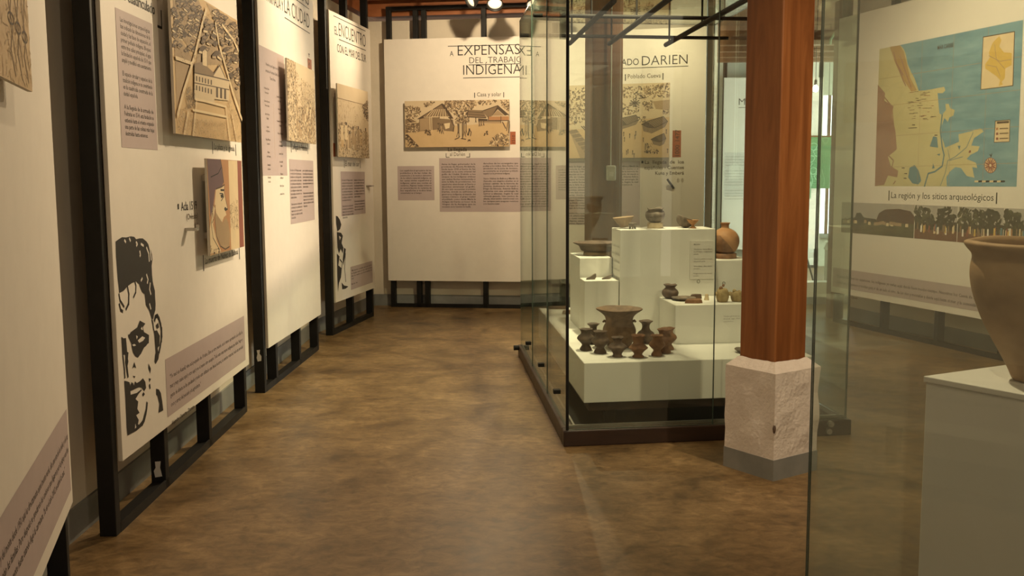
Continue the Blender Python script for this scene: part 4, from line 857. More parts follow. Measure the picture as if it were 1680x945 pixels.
for s_ in ((-0.12, -0.1), (0.14, -0.1), (0.0, 0.16)):
    mb = MB(); mb.tube([(s_[0], s_[1], 0.0), (0, 0, 0.55), (0, 0, 0.60)], 0.012, 'steel', 8); mb.build('leg', es)
mb = MB(); mb.tube([(0, 0, 0.55), (0, 0, 1.12), (-0.04, -0.02, 1.22)], 0.013, 'steel', 8); mb.build('pole', es)
mb = MB(); mb.box((-0.03, -0.03, 1.1), (0.09, -0.02, 1.32), 'greenline'); mb.build('sign_plate', es)
# bare bulb by the opening
lb = empty('hanging_lamp', (at_depth(1338, 146, 12.0))); tag(lb, 'small glaring bulb hanging in the far room beside the timber pillar', 'lamp')
mb = MB(); mb.lathe([(0.001, -0.035), (0.022, -0.028), (0.032, -0.005), (0.028, 0.018), (0.014, 0.04), (0.012, 0.05)], 'bulb', 16); mb.build('bulb', lb)
mb = MB(); mb.lathe([(0.014, 0.045), (0.018, 0.05), (0.018, 0.10), (0.006, 0.115)], 'steel', 12); mb.build('socket', lb)
mb = MB(); mb.tube([(0, 0, 0.11), (0, 0, 3.6-lb.location.z)], 0.004, 'steel', 6); mb.build('cord', lb)
# jamb post and conduit by the opening
mb = MB(); mb.box((3.13, 9.66, 0), (3.26, 9.80, 3.06), 'timber2'); struct(mb, 'trim_4', 0.004)
cd = MB(); pts = [at_depth(1362, 73, 11.3), at_depth(1363, 64, 11.3), at_depth(1379, 41, 11.3), at_depth(1398, 6, 11.3)]
cd.tube(pts, 0.014, 'greenline', 8)
cdo = cd.build('conduit'); tag(cdo, 'pale green bent cable conduit under the far roof beams', 'conduit')

# ------------------------------------------------------------------ timber pillars
def pillar(center, yaw, foot, wood_s, foot_h, label, mat, top=3.6, band=True):
    r = empty('pillar', (center[0], center[1], 0), math.radians(90 - yaw)); tag(r, label, 'pillar', kind='thing')
    h = foot/2; k = wood_s/2
    mb = MB(); mb.box((-k, -k, foot_h-0.02), (k, k, top), mat); mb.build('timber_post', r, 0.006)
    mb = MB()
    vs = []; n = 10
    for j in range(9):
        z = foot_h*0.92*j/8
        for side in range(4):
            for i in range(n):
                t = -h + 2*h*i/n; q = [(t, -h), (h, t), (-t, h), (-h, -t)][side]
                d = noise.noise(Vector((q[0]*9+z*3, q[1]*9+1.7, z*9)))*0.013*min(1, max(0, (z-0.09)/0.1)); L = math.hypot(*q)
                vs.append((q[0]*(1+d/L), q[1]*(1+d/L), z))
    N = 4*n; fs = [(j*N+i, j*N+(i+1) % N, (j+1)*N+(i+1) % N, (j+1)*N+i) for j in range(8) for i in range(N)]
    b0 = len(vs); kk = k+0.004
    for side in range(4):
        for i in range(n):
            t = -kk + 2*kk*i/n; q = [(t, -kk), (kk, t), (-t, kk), (-kk, -t)][side]
            vs.append((q[0], q[1], foot_h + 0.008*noise.noise(Vector((q[0]*20, q[1]*20, 3)))))
    fs += [(8*N+i, 8*N+(i+1) % N, b0+(i+1) % N, b0+i) for i in range(N)]
    mb.add(vs, fs, 'footing'); ft = mb.build('footing', r)
    if band:
        hb = h+0.0025; mb = MB()
        P0 = [(-hb, -hb), (hb, -hb), (hb, hb), (-hb, hb)]; mb.prism(P0, 0, 0.098, 'skirt'); mb.build('painted_band', ft)
        mb = MB(); mb.lathe([(0.001, -0.022), (0.006, -0.014), (0.008, 0.0), (0.005, 0.016), (0.001, 0.022)], 'clay_dark', 10, 0.002, 4); cp = mb.build('chipped_spot', ft); cp.location = (-h+0.002, -h+0.002, 0.245)
    return r
pillar((1.238, 4.651), 55.6, 0.305, 0.215, 0.545, 'red-brown timber pillar on a white block footing in front of the glass case', 'timber')
P2c = at_depth(989, 400, 9.3)
pillar((P2c.x, 9.3), 80, 0.40, 0.285, 0.5, 'dark brown timber pillar behind the glass case, switch box on its face', 'timber2')
sb = empty('switch_box', (at_depth(1002, 284, 9.12))); tag(sb, 'pale switch box with cable conduit on the pillar behind the case', 'switch')
sb.rotation_euler = (0, 0, math.radians(10)); sb.location.y = 9.150
mb = MB(); mb.box((-0.045, -0.035, -0.07), (0.045, 0.005, 0.07), 'grey'); mb.build('box', sb, 0.012)
mb = MB(); mb.box((-0.02, -0.039, -0.03), (0.02, -0.035, 0.01), 'card'); mb.build('button', sb, 0.001)
mb = MB(); mb.tube([(0.0, -0.008, 0.06), (0.0, -0.008, 1.65)], 0.006, 'grey', 8); mb.build('conduit', sb)

# ------------------------------------------------------------------ the big glass case
A0 = Vector((0.283, 5.06)); E1 = Vector((0.991, 0.134)).normalized(); E2 = Vector((-0.081, 0.9967)).normalized()
def st(s, t): return A0 + E1*s + E2*t
CW, CD, CT = 1.545, 2.67, 2.57
case = empty('display_case', (A0.x, A0.y, 0)); tag(case, 'tall walk-around glass display case on a low dark base, full of pottery', 'display case')
def L(s, t, z): q = E1*s + E2*t; return (q.x, q.y, z)
def lprism(mb, s0, s1, t0, t1, z0, z1, mat, mats=None):
    vs = [L(s0, t0, z0), L(s1, t0, z0), L(s1, t1, z0), L(s0, t1, z0), L(s0, t0, z1), L(s1, t0, z1), L(s1, t1, z1), L(s0, t1, z1)]
    fs = [(3,2,1,0),(4,5,6,7),(0,1,5,4),(1,2,6,5),(2,3,7,6),(3,0,4,7)]
    if mats is None: return mb.add(vs, fs, mat)
    for f, m_ in zip(fs, mats): mb.add([vs[i] for i in f], [(0, 1, 2, 3)], m_)
    return mb
def pane(s0, s1, t0, t1, z0, z1, axis, parent, mat='glass'):
    g, e = mat, 'glassedge'
    mats = {'s': [e, e, g, e, g, e], 't': [e, e, e, g, e, g], 'z': [g, g, e, e, e, e]}[axis]   # axis: direction the pane runs along
    mb = MB(); lprism(mb, s0, s1, t0, t1, z0, z1, g, mats); return mb.build('glass_pane', parent)
mb = MB()
for (s0, s1, t0, t1) in ((-0.02, CW+0.02, -0.02, 0.05), (-0.02, CW+0.02, CD-0.05, CD+0.02), (-0.02, 0.05, 0.05, CD-0.05), (CW-0.05, CW+0.02, 0.05, CD-0.05)): lprism(mb, s0, s1, t0, t1, 0, 0.085, 'rim')
mb.build('base_rim', case, 0.006)
mb = MB(); lprism(mb, 0.05, CW-0.05, 0.05, CD-0.05, 0.005, 0.02, 'steel'); mb.build('base_floor', case)
mb = MB(); lprism(mb, 0.0, CW, 0.04, 0.05, 0.085, 0.10, 'chrome'); lprism(mb, 0.04, 0.05, 0.05, CD-0.05, 0.085, 0.10, 'chrome'); mb.build('glass_channel', case)
TH = 0.010
fs_ = [0.0, 0.79, CW]
for k in range(2):
    pane(fs_[k]+(TH if k == 0 else 0.002), fs_[k+1]-0.002, 0, TH, 0.086, CT, 's', case); pane(fs_[k]+(TH if k == 0 else 0.002), fs_[k+1]-(TH if k else 0.002), CD-TH, CD, 0.086, CT, 's', case)
ls_ = [0, 0.88, 1.76, CD]
for k in range(3):
    pane(0, TH, ls_[k]+0.002, ls_[k+1]-0.002, 0.086, CT, 't', case); pane(CW-TH, CW, ls_[k]+(TH+0.001 if k == 0 else 0.002), ls_[k+1]-0.002, 0.086, CT, 't', case)
for k in range(2): pane(0.0, CW, 0.0 if k == 0 else 1.34, 1.335 if k == 0 else CD, CT+0.001, CT+0.011, 'z', case)
mb = MB(); lprism(mb, -0.004, 0.008, -0.006, 0.0, 0.086, CT, 'steel'); lprism(mb, -0.006, -0.0, -0.006, 0.006, 0.086, CT, 'steel'); mb.build('corner_bead', case)
for s_, nm in ((0.79, 'joint_strip'),):
    mb = MB(); lprism(mb, s_-0.0018, s_+0.0018, -0.002, TH, 0.086, CT, 'glassedge'); mb.build(nm, case)
for t_ in (0.88, 1.76):
    mb = MB(); lprism(mb, -0.003, TH, t_-0.004, t_+0.004, 0.086, CT, 'glassedge'); mb.build('joint_strip', case)
for t_ in (0.42, 1.22, 2.06):
    mb = MB(); lprism(mb, -0.02, 0.03, t_-0.02, t_+0.02, 0.188, 0.212, 'steel'); mb.build('glass_clamp', case, 0.003)
for s_, z_ in ((1.44, 0.07), (1.43, 0.03)):
    mb = MB(); c0 = L(s_, -0.02, z_); c1 = L(s_, -0.045, z_); mb.tube([c0, c1], 0.016, 'chrome', 12); mb.tube([L(s_, -0.045, z_), L(s_, -0.055, z_)], 0.009, 'chrome', 6); mb.build('bolt', case)
mb = MB(); mb.tube([L(-0.02, 2.62, 0.07), L(-0.06, 2.62, 0.07)], 0.02, 'steel', 10); mb.build('bolt', case)
# lighting grid under the lid
def bar_box(name, pts, w):
    mb = MB(); mb.tube(pts, w, 'matte', 10); return mb.build(name, case)
for t_, s0 in ((0.42, -0.03), (1.36, -0.03), (2.25, -0.03)): bar_box('cross_bar', [L(s0, t_, 2.415), L(CW-0.02, t_, 2.415)], 0.013)
for s_, t0, t1 in ((0.345, 0.58, 2.34), (0.64, 0.1, 2.34), (1.075, 0.1, 2.36)): bar_box('long_tube', [L(s_, t0, 2.375), L(s_, t1, 2.375)], 0.017)
for s_, t_ in ((0.345, 0.65), (0.345, 1.36), (0.345, 2.25), (0.64, 0.42), (0.64, 1.36), (0.64, 2.25), (1.075, 0.42), (1.075, 1.36), (1.075, 2.25)): bar_box('hanger', [L(s_, t_, 2.37), L(s_, t_, 2.568)], 0.007)

# ------------------------------------------------------------------ white plinth blocks inside the case
RZ = math.atan2(E1.y, E1.x)
def block(s0, s1, t0, t1, z0, z1, label, name='display_plinth', under=None, extra=None):
    q = st(s0, t0); r = empty(name, (q.x, q.y, z0)); tag(r, label, 'plinth', 'white plinths in the glass case')
    mb = MB(); lprism(mb, 0, s1-s0, 0, t1-t0, 0, z1-z0, 'plinth'); mb.build('body', r, 0.004)
    return r
ZP = 0.40
pl = block(0.12, 1.42, 0.19, 2.46, 0.18, ZP, 'wide low white platform carrying all the pottery in the glass case')
mb = MB(); lprism(mb, 0.03, 1.27, 0.03, 2.2, -0.05, 0.0, 'rim'); mb.build('under_board', pl)
for s_, t_ in ((0.15, 0.2), (1.15, 0.2), (0.15, 2.0), (1.15, 2.0)):
    mb = MB(); lprism(mb, s_, s_+0.06, t_, t_+0.06, -0.16, -0.05, 'steel'); mb.build('leg', pl)
tw = block(0.495, 1.118, 1.115, 1.41, ZP, 1.066, 'tallest white block in the middle of the case with three bowls on top')
s2 = block(0.268, 0.491, 1.125, 1.325, ZP, 0.746, 'low white step holding the two dark stones beside the tall block')
s1b = block(0.272, 0.489, 1.36, 1.80, ZP, 0.872, 'white step behind the stones, holding the wide dark dish')
rb = block(1.12, 1.41, 1.25, 1.55, ZP, 0.852, 'white block at the right of the case under the round orange jar')
fb = block(0.752, 1.30, 0.694, 1.113, ZP, 0.636, 'low front white block with grey label and small finds on top')
# printed texts on the blocks
def face_text(root, name, s0, s1, zt, lines, pitch, cap, mat='cardink', y=-0.001):
    a = Art(y); a.para(lines, s0, s1, zt, pitch, cap, mat, bold=0.0); o = a.build(name, root); o.rotation_euler = (0, 0, RZ); return o
face_text(fb, 'printed_label', 0.30, 0.40, 0.175, ['Vasijas globulares', 'Acandí, siglo XVI', 'colección local'], 0.016, 0.008)
lc = empty('label_card', (st(0.955, 1.113).x, st(0.955, 1.113).y, 0.745), RZ); tag(lc, 'grey printed text card standing against the tall white block', 'label card')
mb = MB(); mb.box((-0.005, -0.008, 0), (0.15, -0.001, 0.245), 'card'); mb.build('card', lc)
a = Art(-0.0095); a.para(['Materiales', '', 'Cerámica, Santa María', 'La Antigua, recipientes', 'pintada', '', 'Cuencos pulidos y copas', 'del periodo tardío', '', 'Vasijas de uso', 'doméstico', '', 'Fragmentos de metal', 'y piedra'], 0.018, 0.14, 0.235, 0.0155, 0.008, 'cardink', bold=0.01, justify=True); a.build('print', lc)
lc.location.z = 0.745
# text on the left flank of the tall block (runs up the side)
a = Art(-0.001); a.para(['Vida cotidiana en la ciudad y la', 'aldea de los Cueva de Urabá y', 'sus vecinos del Darién hacia el', 'año 1510, cerámica de cocina,', 'platos y copas, objetos de oro,', 'piedra y concha.'], 0.02, 0.29, 0.60, 0.05, 0.02, 'cardink', bold=0.0)
o = a.build('side_text', tw); q = E2*0.295; o.location = (q.x, q.y, 0); o.rotation_euler = (0, 0, math.atan2(-E2.y, -E2.x))
def ring(root, s, z):
    mb = MB(); q = E1*s; pts = [(q.x + E1.x*0.009*math.cos(t) , q.y - 0.002 + E1.y*0.009*math.cos(t), z + 0.011*math.sin(t)) for t in [i*2*math.pi/14 for i in range(15)]]
    mb.tube(pts, 0.0018, 'ring', 6, False); mb.build('ring_mark', root)
ring(tw, 0.515, 0.33); ring(rb, 0.10, 0.30); ring(s1b, 0.03, 0.30)

# ------------------------------------------------------------------ pottery
def smooth_prof(p, k=6):
    out = []
    for i in range(len(p)-1):
        a, b, c, d = p[max(i-1, 0)], p[i], p[i+1], p[min(i+2, len(p)-1)]
        for j in range(k):
            t = j/k; out.append(tuple(max(0.001, 0.5*(2*b[m]+(c[m]-a[m])*t+(2*a[m]-5*b[m]+4*c[m]-d[m])*t*t+(3*b[m]-a[m]-3*c[m]+d[m])*t**3)) if m == 0 else 0.5*(2*b[m]+(c[m]-a[m])*t+(2*a[m]-5*b[m]+4*c[m]-d[m])*t*t+(3*b[m]-a[m]-3*c[m]+d[m])*t**3) for m in (0, 1)))
    return out + [p[-1]]
def pot(name, label, base, prof, mat, cat='pot', n=40, jit=0.0012, lump=0.004, tilt=None, scale=1.0, seed=None, group=None, oval=(1, 1), rim_wave=0.0, rz=0.0):
    r = empty(name, base, rz); tag(r, label, cat, group)
    prof = smooth_prof(prof, 8 if n > 100 else 3); mb = MB(); mb.lathe([(p[0]*scale, max(0, p[1])*scale) for p in prof], mat, n, jit, random.random()*9 if seed is None else seed, oval, lump, rim_wave=rim_wave)
    o = mb.build('body', r, weld=False)
    if tilt: o.rotation_euler = tilt
    return r
def W(s, t, z): q = st(s, t); return (q.x, q.y, z)
# big flared urn
urn = pot('urn', 'large wide-mouthed brown urn amid the small pots', W(0.405, 0.66, ZP), [(0.052,0),(0.066,0.004),(0.080,0.03),(0.096,0.07),(0.100,0.10),(0.093,0.125),(0.083,0.145),(0.082,0.165),(0.088,0.185),(0.108,0.205),(0.133,0.222),(0.137,0.228),(0.132,0.230),(0.105,0.216),(0.080,0.196),(0.070,0.17),(0.078,0.12),(0.03,0.05),(0.001,0.045)], 'clay_brown', 'urn', 48, 0.0014, 0.005, rim_wave=0.003)
for dx in (-1, 1):
    mb = MB(); mb.tube([(dx*0.068, 0.0, 0.150), (dx*0.090, 0.0, 0.156), (dx*0.098, 0.0, 0.148)], [0.008, 0.008, 0.005], 'clay_brown', 8); mb.build('lug', urn)
SMALL = [(0.030,0),(0.032,0.006),(0.026,0.018),(0.020,0.030),(0.030,0.042),(0.043,0.056),(0.046,0.064),(0.040,0.076),(0.028,0.086),(0.025,0.096),(0.031,0.108),(0.036,0.113),(0.033,0.114),(0.024,0.104),(0.018,0.09),(0.02,0.07),(0.001,0.05)]
TALLN = [(0.026,0),(0.030,0.006),(0.034,0.012),(0.046,0.034),(0.050,0.048),(0.043,0.062),(0.027,0.074),(0.022,0.09),(0.024,0.108),(0.036,0.120),(0.040,0.123),(0.037,0.125),(0.022,0.112),(0.016,0.09),(0.016,0.07),(0.001,0.05)]
WIDEB = [(0.028,0),(0.029,0.006),(0.024,0.016),(0.034,0.034),(0.052,0.052),(0.053,0.058),(0.040,0.070),(0.026,0.078),(0.023,0.090),(0.030,0.104),(0.034,0.108),(0.031,0.109),(0.021,0.098),(0.016,0.085),(0.001,0.06)]
FUNN = [(0.033,0),(0.034,0.006),(0.024,0.018),(0.036,0.036),(0.054,0.052),(0.055,0.058),(0.040,0.072),(0.032,0.082),(0.032,0.100),(0.038,0.122),(0.040,0.126),(0.037,0.127),(0.029,0.108),(0.024,0.085),(0.001,0.06)]
SP = [('small dark pot with wide lip at the far left end of the row', (0.192, 0.585), SMALL, 'clay_dark', 1.10),
      ('small dark footed pot second from the left, pale rim', (0.258, 0.475), SMALL, 'clay_dark', 1.12),
      ('slim-necked dark pot behind the second pot on the left', (0.272, 0.80), TALLN, 'clay_dark', 0.98),
      ('squat dark-bellied pot in front of the urn at left', (0.335, 0.345), WIDEB, 'clay_dark', 1.02),
      ('brown pot with straight funnel neck in front of the urn', (0.448, 0.318), FUNN, 'clay_red', 0.97),
      ('small reddish pot with folded lip right of the funnel neck', (0.560, 0.345), SMALL, 'clay_red', 1.02),
      ('orange-rimmed footed pot second from the right end', (0.622, 0.425), SMALL, 'clay_red', 1.20),
      ('small reddish pot at the right end, nearest the front block', (0.668, 0.530), SMALL, 'clay_red', 1.12),
      ('dark long-necked pot with flat lip right of the urn', (0.588, 0.760), TALLN, 'clay_dark', 1.10)]
for lab, (s_, t_), pr, mt, sc in SP: pot('small_pot', lab, W(s_, t_, ZP), pr, mt, 'pot', 32, 0.0012, 0.003, scale=sc, rim_wave=0.004, group='small pots around the urn')
# dish at right, sherds at back left
pot('dish', 'grey shallow dish at the platform edge, half behind the pillar', W(1.085, 0.36, ZP), [(0.03,0),(0.045,0.006),(0.062,0.018),(0.064,0.021),(0.055,0.017),(0.001,0.010)], 'clay_grey', 'dish', rim_wave=0.003)
def slab(name, label, loc, pts, h, mat, cat, rz=0.0, tilt=0.0):
    r = empty(name, loc, rz); tag(r, label, cat); mb = MB(); n = len(pts)
    vs = [(p[0], p[1], 0) for p in pts] + [(p[0]*0.9, p[1]*0.9, h*(0.75+0.35*random.random())) for p in pts] + [(0, 0, h*1.08)]
    fs = [tuple(range(n-1, -1, -1))] + [(i, (i+1) % n, n+(i+1) % n, n+i) for i in range(n)] + [(n+i, n+(i+1) % n, 2*n) for i in range(n)]
    mb.add(vs, fs, mat); o = mb.build('body', r, 0.002); o.rotation_euler = (tilt, 0, 0); return r
slab('sherd', 'flat brown sherd at the back left corner of the platform', W(0.262, 2.40, ZP), [(-0.075,-0.03),(0.06,-0.035),(0.075,0.02),(-0.05,0.035)], 0.02, 'clay_dark', 'sherd')
slab('sherd', 'reddish brick-like piece in front of the flat brown sherd', W(0.325, 2.12, ZP), [(-0.07,-0.03),(0.07,-0.03),(0.065,0.03),(-0.06,0.035)], 0.028, 'clay_red', 'sherd')
# on the low step
for lab, s_, rz in (('left of the two dark stones on the low white step', 0.325, 0.5), ('right of the two dark stones, beside the tall block', 0.428, 0.7)):
    r = empty('stone', W(s_, 1.20, 0.746), rz*0.3); tag(r, lab, 'stone')
    fin = [(-0.034, 0.0), (0.020, 0.0), (0.030, 0.012), (0.031, 0.036), (0.026, 0.040), (0.010, 0.031), (-0.008, 0.020), (-0.033, 0.008)] if s_ < 0.4 else [(-0.036, 0.0), (0.014, 0.0), (0.026, 0.008), (0.024, 0.018), (0.036, 0.034), (0.018, 0.030), (-0.010, 0.018), (-0.034, 0.006)]
    mb = MB(); n = len(fin); vs = [(x, -0.004, z) for x, z in fin] + [(x*0.9, -0.008, 0.002+z*0.88) for x, z in fin] + [(x, 0.010, z) for x, z in fin]
    fs = [tuple(range(n, 2*n)), tuple(range(3*n-1, 2*n-1, -1))] + [(k, (k+1) % n, n+(k+1) % n, n+k) for k in range(n)] + [(2*n+k, 2*n+(k+1) % n, (k+1) % n, k) for k in range(n)]
    mb.add(vs, fs, 'clay_grey'); mb.build('body', r, 0.003)
# wide dark dish on its stand
wd = pot('dish', 'wide dark shallow dish resting on a ring stand on a white step', W(0.425, 1.60, 0.896), [(0.085,0),(0.105,0.008),(0.118,0.035),(0.132,0.045),(0.152,0.054),(0.160,0.060),(0.152,0.064),(0.125,0.056),(0.08,0.048),(0.001,0.045)], 'clay_dark', 'dish', 48, lump=0.003)
sd = empty('dish_stand', W(0.425, 1.60, 0.872)); tag(sd, 'low brown ring stand under the wide dark dish', 'stand'); mb = MB(); mb.lathe([(0.088,0),(0.090,0.003),(0.086,0.023),(0.001,0.0232)], 'clay_tan', 40); mb.build('ring', sd)
# on the tall block, left to right
ZT = 1.066
pot('bowl', 'tan-brown tilted bowl behind the tiny tripod cup on the tall block', W(0.555, 1.29, ZT+0.006), [(0.001,0),(0.026,0.001),(0.030,0.012),(0.05,0.04),(0.066,0.062),(0.068,0.067),(0.062,0.066),(0.045,0.045),(0.001,0.02)], 'clay_tan', 'bowl', 40, tilt=(0.0, -0.10, 0), lump=0.003)
tb = empty('tripod_cup', W(0.592, 1.20, ZT)); tag(tb, 'tiny dark tripod cup in front of the tan-brown bowl', 'cup')
mb = MB(); mb.lathe([(0.001,0.014),(0.016,0.016),(0.026,0.026),(0.026,0.038),(0.022,0.040),(0.018,0.030),(0.001,0.022)], 'clay_grey', 24, 0.001, 3); mb.build('cup', tb)
for k in range(3):
    an = k*2.094+0.5; mb = MB(); mb.tube([(0.015*math.cos(an), 0.015*math.sin(an), 0.02), (0.02*math.cos(an), 0.02*math.sin(an), 0.0)], [0.008, 0.005], 'clay_grey', 8); mb.build('foot', tb)
pot('globular_pot', 'grey patterned globular pot on a pale ring, middle of the tall block', W(0.755, 1.26, ZT+0.036), [(0.001,0),(0.03,0.002),(0.052,0.018),(0.064,0.042),(0.062,0.062),(0.050,0.074),(0.046,0.080),(0.056,0.092),(0.054,0.094),(0.042,0.084),(0.040,0.07),(0.05,0.045),(0.001,0.015)], 'clay_grey', 'pot', 48, 0.002, 0.003, rim_wave=0.012)
sr = empty('pot_stand', W(0.755, 1.26, ZT)); tag(sr, 'pale cylindrical clay ring under the grey globular pot', 'stand'); mb = MB(); mb.lathe([(0.052,0),(0.053,0.003),(0.050,0.036),(0.040,0.0365),(0.034,0.030),(0.001,0.029)], 'clay_pale', 32, 0.0015, 5, lump=0.004); mb.build('ring', sr)
pot('bowl', 'grey spotted bowl lying tilted behind the small orange cup', W(0.935, 1.26, ZT+0.006), [(0.001,0),(0.022,0.003),(0.044,0.018),(0.056,0.040),(0.058,0.062),(0.054,0.064),(0.05,0.045),(0.03,0.016),(0.001,0.01)], 'clay_grey', 'bowl', 40, tilt=(0.0, 0.38, 0), lump=0.003)
pot('footed_cup', 'small orange footed cup in front of the grey tilted bowl', W(0.985, 1.18, ZT), [(0.020,0),(0.021,0.005),(0.010,0.014),(0.009,0.022),(0.024,0.036),(0.037,0.052),(0.035,0.054),(0.02,0.040),(0.001,0.028)], 'clay_orange', 'cup', 28, lump=0.002)
# round jar on the right block
pot('round_jar', 'round orange jar with narrow neck, patched darker on one side', W(1.268, 1.40, 0.852+0.032), [(0.001,0),(0.05,0.002),(0.074,0.020),(0.090,0.055),(0.094,0.085),(0.086,0.120),(0.066,0.148),(0.040,0.164),(0.027,0.172),(0.025,0.190),(0.034,0.203),(0.032,0.206),(0.022,0.194),(0.02,0.175),(0.001,0.15)], 'clay_orange', 'jar', 128, 0.0008, 0.002)
js = empty('jar_stand', W(1.268, 1.40, 0.852)); tag(js, 'reddish brown disc stand under the round orange jar', 'stand'); mb = MB(); mb.lathe([(0.078,0),(0.080,0.003),(0.078,0.034),(0.060,0.0345),(0.03,0.032),(0.001,0.0315)], 'clay_red', 40); mb.build('disc', js)
# dark patch of the jar
jar = bpy.data.objects['round_jar']; jm = jar.children[0].data; jm.materials.append(M['clay_red'])
for pgn in jm.polygons:
    c = sum((jm.vertices[i].co for i in pgn.vertices), Vector())/len(pgn.vertices)
    if c.y < 0.05 and c.x < -0.012 + (0.085-c.z)*0.9 and c.z < 0.125: pgn.material_index = 1
# on the front block
ZF = 0.636
pot('globular_pot', 'dark globular pot with flared lip at the back of the front block', W(0.800, 1.015, ZF), [(0.001,0),(0.024,0.002),(0.044,0.018),(0.052,0.036),(0.046,0.054),(0.032,0.066),(0.029,0.074),(0.040,0.086),(0.043,0.089),(0.038,0.090),(0.024,0.078),(0.022,0.066),(0.001,0.03)], 'clay_dark', 'pot', 40, 0.0015, 0.003, rim_wave=0.006)
pot('dish', 'flat dark dish with hollow centre in front of the globular pot', W(0.862, 0.915, ZF), [(0.04,0),(0.052,0.004),(0.072,0.013),(0.075,0.019),(0.068,0.021),(0.042,0.018),(0.030,0.010),(0.001,0.008)], 'clay_grey', 'dish', 40, 0.002, 0.004)
slab('sherd', 'thick angular red-brown sherd at the front edge of the front block', W(0.885, 0.785, ZF), [(-0.055,-0.028),(0.03,-0.036),(0.058,-0.012),(0.05,0.03),(-0.03,0.034)], 0.024, 'clay_red', 'sherd')
r = slab('sherd', 'half-round dark sherd leaning behind the dish on the front block', W(0.955, 0.985, ZF), [(-0.036,-0.012),(0.040,-0.012),(0.036,0.012),(0.012,0.03),(-0.02,0.026)], 0.028, 'clay_dark', 'sherd')
pot('clay_stamp', 'small pale cone standing alone on the front block', W(1.005, 0.90, ZF), [(0.014,0),(0.015,0.003),(0.011,0.024),(0.010,0.036),(0.006,0.038),(0.001,0.039)], 'clay_pale', 'clay cone', 18)
def lumpy(name, label, loc, r0, h, seed):
    r = empty(name, loc); tag(r, label, 'pot')
    mb = MB(); mb.lathe([(0.6*r0,0),(0.8*r0,0.06*h),(r0,0.35*h),(r0*1.02,0.6*h),(0.82*r0,0.88*h),(0.62*r0,h),(0.5*r0,0.98*h),(0.5*r0,0.7*h),(0.001,0.5*h)], 'clay_yellow', 28, 0.004, seed, lump=0.006); mb.build('body', r)
    return r
la = lumpy('effigy_pot', 'yellowish knobbly figure pot with a reddish top knob on the front block', W(1.075, 0.80, ZF), 0.040, 0.082, 3)
for x, z, s_ in ((-0.012, 0.086, 0.012), (0.002, 0.102, 0.009), (-0.042, 0.05, 0.012), (0.044, 0.052, 0.013)):
    mb = MB(); mb.lathe([(0.001,-s_),(0.7*s_,-0.7*s_),(s_,0),(0.7*s_,0.7*s_),(0.001,s_)], 'clay_yellow' if z < 0.08 else 'clay_red', 14, 0.002, x*90); o = mb.build('figure_knob', la); o.location = (x, -0.012, z)
lb2 = lumpy('effigy_pot', 'smaller yellowish knobbly pot beside the figure pot on the front block', W(1.168, 0.80, ZF), 0.036, 0.064, 8)
for x, z, s_ in ((-0.018, 0.066, 0.012), (0.012, 0.062, 0.010)):
    mb = MB(); mb.lathe([(0.001,-s_),(0.7*s_,-0.7*s_),(s_,0),(0.7*s_,0.7*s_),(0.001,s_)], 'clay_yellow', 14, 0.002, x*90); o = mb.build('figure_knob', lb2); o.location = (x, -0.004, z)

# ------------------------------------------------------------------ near plinth, urn and its glass
d1 = Vector((0.8885, 0.4588)); d2 = Vector((0.5483, -0.8363)); pc = Vector((1.034, 2.437))
def Q(a_, b_): return pc + d1*a_ + d2*b_
npz = empty('display_plinth', (pc.x, pc.y, 0)); tag(npz, 'tall white plinth carrying the very large brown bowl, inside the near glass', 'plinth')
mb = MB(); PW = 0.362; mb.prism([(0, 0), tuple(d2*PW), tuple(d1*PW+d2*PW), tuple(d1*PW)], 0, 0.877, 'plinth'); mb.build('body', npz, 0.004)
mb = MB(); mb.prism([tuple(-d1*0.004-d2*0.004), tuple(d2*(PW+0.004)-d1*0.004), tuple(d1*(PW+0.004)+d2*(PW+0.004)), tuple(d1*(PW+0.004)-d2*0.004)], 0.877, 0.892, 'plinth'); mb.build('top_board', npz, 0.002)
bc = Q(PW/2, PW/2)
pot('bowl', 'very large brown clay bowl with everted rim alone on its white plinth', (bc.x, bc.y, 0.90), [(0.062,0),(0.070,0.004),(0.082,0.03),(0.108,0.075),(0.142,0.135),(0.166,0.195),(0.177,0.245),(0.178,0.275),(0.174,0.298),(0.176,0.310),(0.186,0.322),(0.193,0.333),(0.190,0.340),(0.176,0.341),(0.163,0.328),(0.160,0.30),(0.160,0.25),(0.148,0.19),(0.12,0.12),(0.07,0.05),(0.001,0.03)], 'clay_big', 'bowl', 72, 0.0012, 0.004, rim_wave=0.004)
ng = empty('display_case', (0.768, 2.507, 0)); tag(ng, 'near glass case around the plinth with the big brown bowl', 'display case')
def npane(a0, a1, b0, b1, z0, z1, axis):
    mb = MB(); vs = [tuple(d1*a_ + d2*b_) + (z,) for z in (z0, z1) for a_, b_ in ((a0, b0), (a0, b1), (a1, b1), (a1, b0))]
    fs = [(3,2,1,0),(4,5,6,7),(0,1,5,4),(1,2,6,5),(2,3,7,6),(3,0,4,7)]
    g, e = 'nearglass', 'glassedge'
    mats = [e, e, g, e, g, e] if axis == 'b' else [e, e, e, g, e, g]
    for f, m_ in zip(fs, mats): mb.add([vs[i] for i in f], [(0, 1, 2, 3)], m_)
    return mb.build('glass_pane', ng)
GW = 0.92
npane(0, 0.005, 0, GW, 0.12, 2.25, 'b'); npane(0.0055, GW, 0, 0.005, 0.12, 2.25, 'a'); npane(GW, GW+0.005, 0, GW, 0.12, 2.25, 'b'); npane(0.0055, GW, GW-0.005, GW, 0.12, 2.25, 'a')
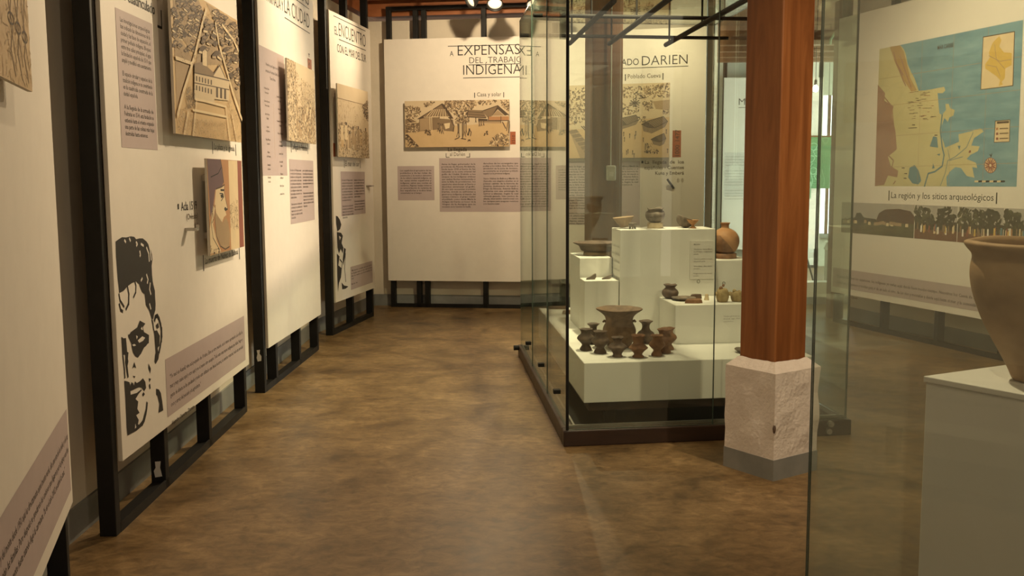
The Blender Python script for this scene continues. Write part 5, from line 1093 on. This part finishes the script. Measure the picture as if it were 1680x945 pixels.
mb = MB(); mb.prism([tuple(-d1*0.02-d2*0.02), tuple(-d1*0.02+d2*(GW+0.02)), tuple(d1*(GW+0.03)+d2*(GW+0.02)), tuple(d1*(GW+0.03)-d2*0.02)], 0.0, 0.007, 'rim'); mb.build('base_floor', ng); mb = MB()
for a0, a1, b0, b1 in ((-0.02, 0.04, -0.02, GW+0.02), (GW-0.03, GW+0.03, -0.02, GW+0.02), (0.04, GW-0.03, -0.02, 0.04), (0.04, GW-0.03, GW-0.04, GW+0.02)):
    mb.prism([tuple(d1*a0+d2*b0), tuple(d1*a0+d2*b1), tuple(d1*a1+d2*b1), tuple(d1*a1+d2*b0)], 0.0, 0.12, 'rim')
mb.build('base_rim', ng)
npz.location.z = 0.008
for c in npz.children:
    pass

# ------------------------------------------------------------------ spot lamps on their track, and two added spots off it
tr = empty('lamp_track', (0, 9.62, 0)); tag(tr, 'black lamp track under the red ceiling beam', 'lamp track')
mb = MB(); mb.box((-0.75, -0.02, 3.165), (0.75, 0.02, 3.20), 'steel'); mb.build('rail', tr)
for x in (-0.6, 0.6): mb = MB(); mb.box((x-0.01, -0.01, 3.20), (x+0.01, 0.01, 3.62), 'steel'); mb.build('rod', tr)
def lamp(px, py, aim, watts, deg, label, aim_light=None):
    c = at_depth(px, py, 9.60); r = empty('spotlight', c); tag(r, label, 'spotlight', 'spotlights on the ceiling track')
    d = (Vector(aim) - c).normalized(); qt = d.to_track_quat('Z', 'Y')
    mb = MB(); mb.lathe([(0.018,-0.11),(0.028,-0.105),(0.032,-0.06),(0.046,-0.035),(0.068,-0.005),(0.078,0.03),(0.080,0.045),(0.074,0.045),(0.070,0.028),(0.05,0.0)], 'steel', 28); o = mb.build('housing', r); o.rotation_mode = 'QUATERNION'; o.rotation_quaternion = qt
    mb = MB(); mb.lathe([(0.001,0.040),(0.035,0.036),(0.060,0.026),(0.070,0.015)][::-1], 'lampglass', 28); g = mb.build('bulb_face', r); g.rotation_mode = 'QUATERNION'; g.rotation_quaternion = qt
    mb = MB(); mb.tube([(0, 0, 0.0), (0.0, 0.0, 3.164-c.z)], 0.012, 'steel', 8); mb.build('stem', r)
    s_ = spot(c + d*0.065, aim_light or aim, watts, deg, 1.0)
    return r
lamp(776, -2, (-1.55, 8.9, 2.4), 70, 75, 'leftmost of the three track spotlights, turned towards the left wall')
lamp(812, 3, (-0.15, 8.7, 2.0), 40, 90, 'middle of the three track spotlights, facing into the room')
lamp(876, 5, (0.25, 9.0, 2.3), 40, 90, 'rightmost of the three track spotlights, beside the glass case')
spot((-0.20, 8.40, 3.18), (-0.30, 10.6, 2.30), 122, 95, 1.0)     # added unseen spot, lights the back panel in place of the track lamps
spot((1.45, 9.0, 3.20), (1.15, 10.05, 1.9), 58, 115, 1.0)       # off-track spot added to brighten the village panel
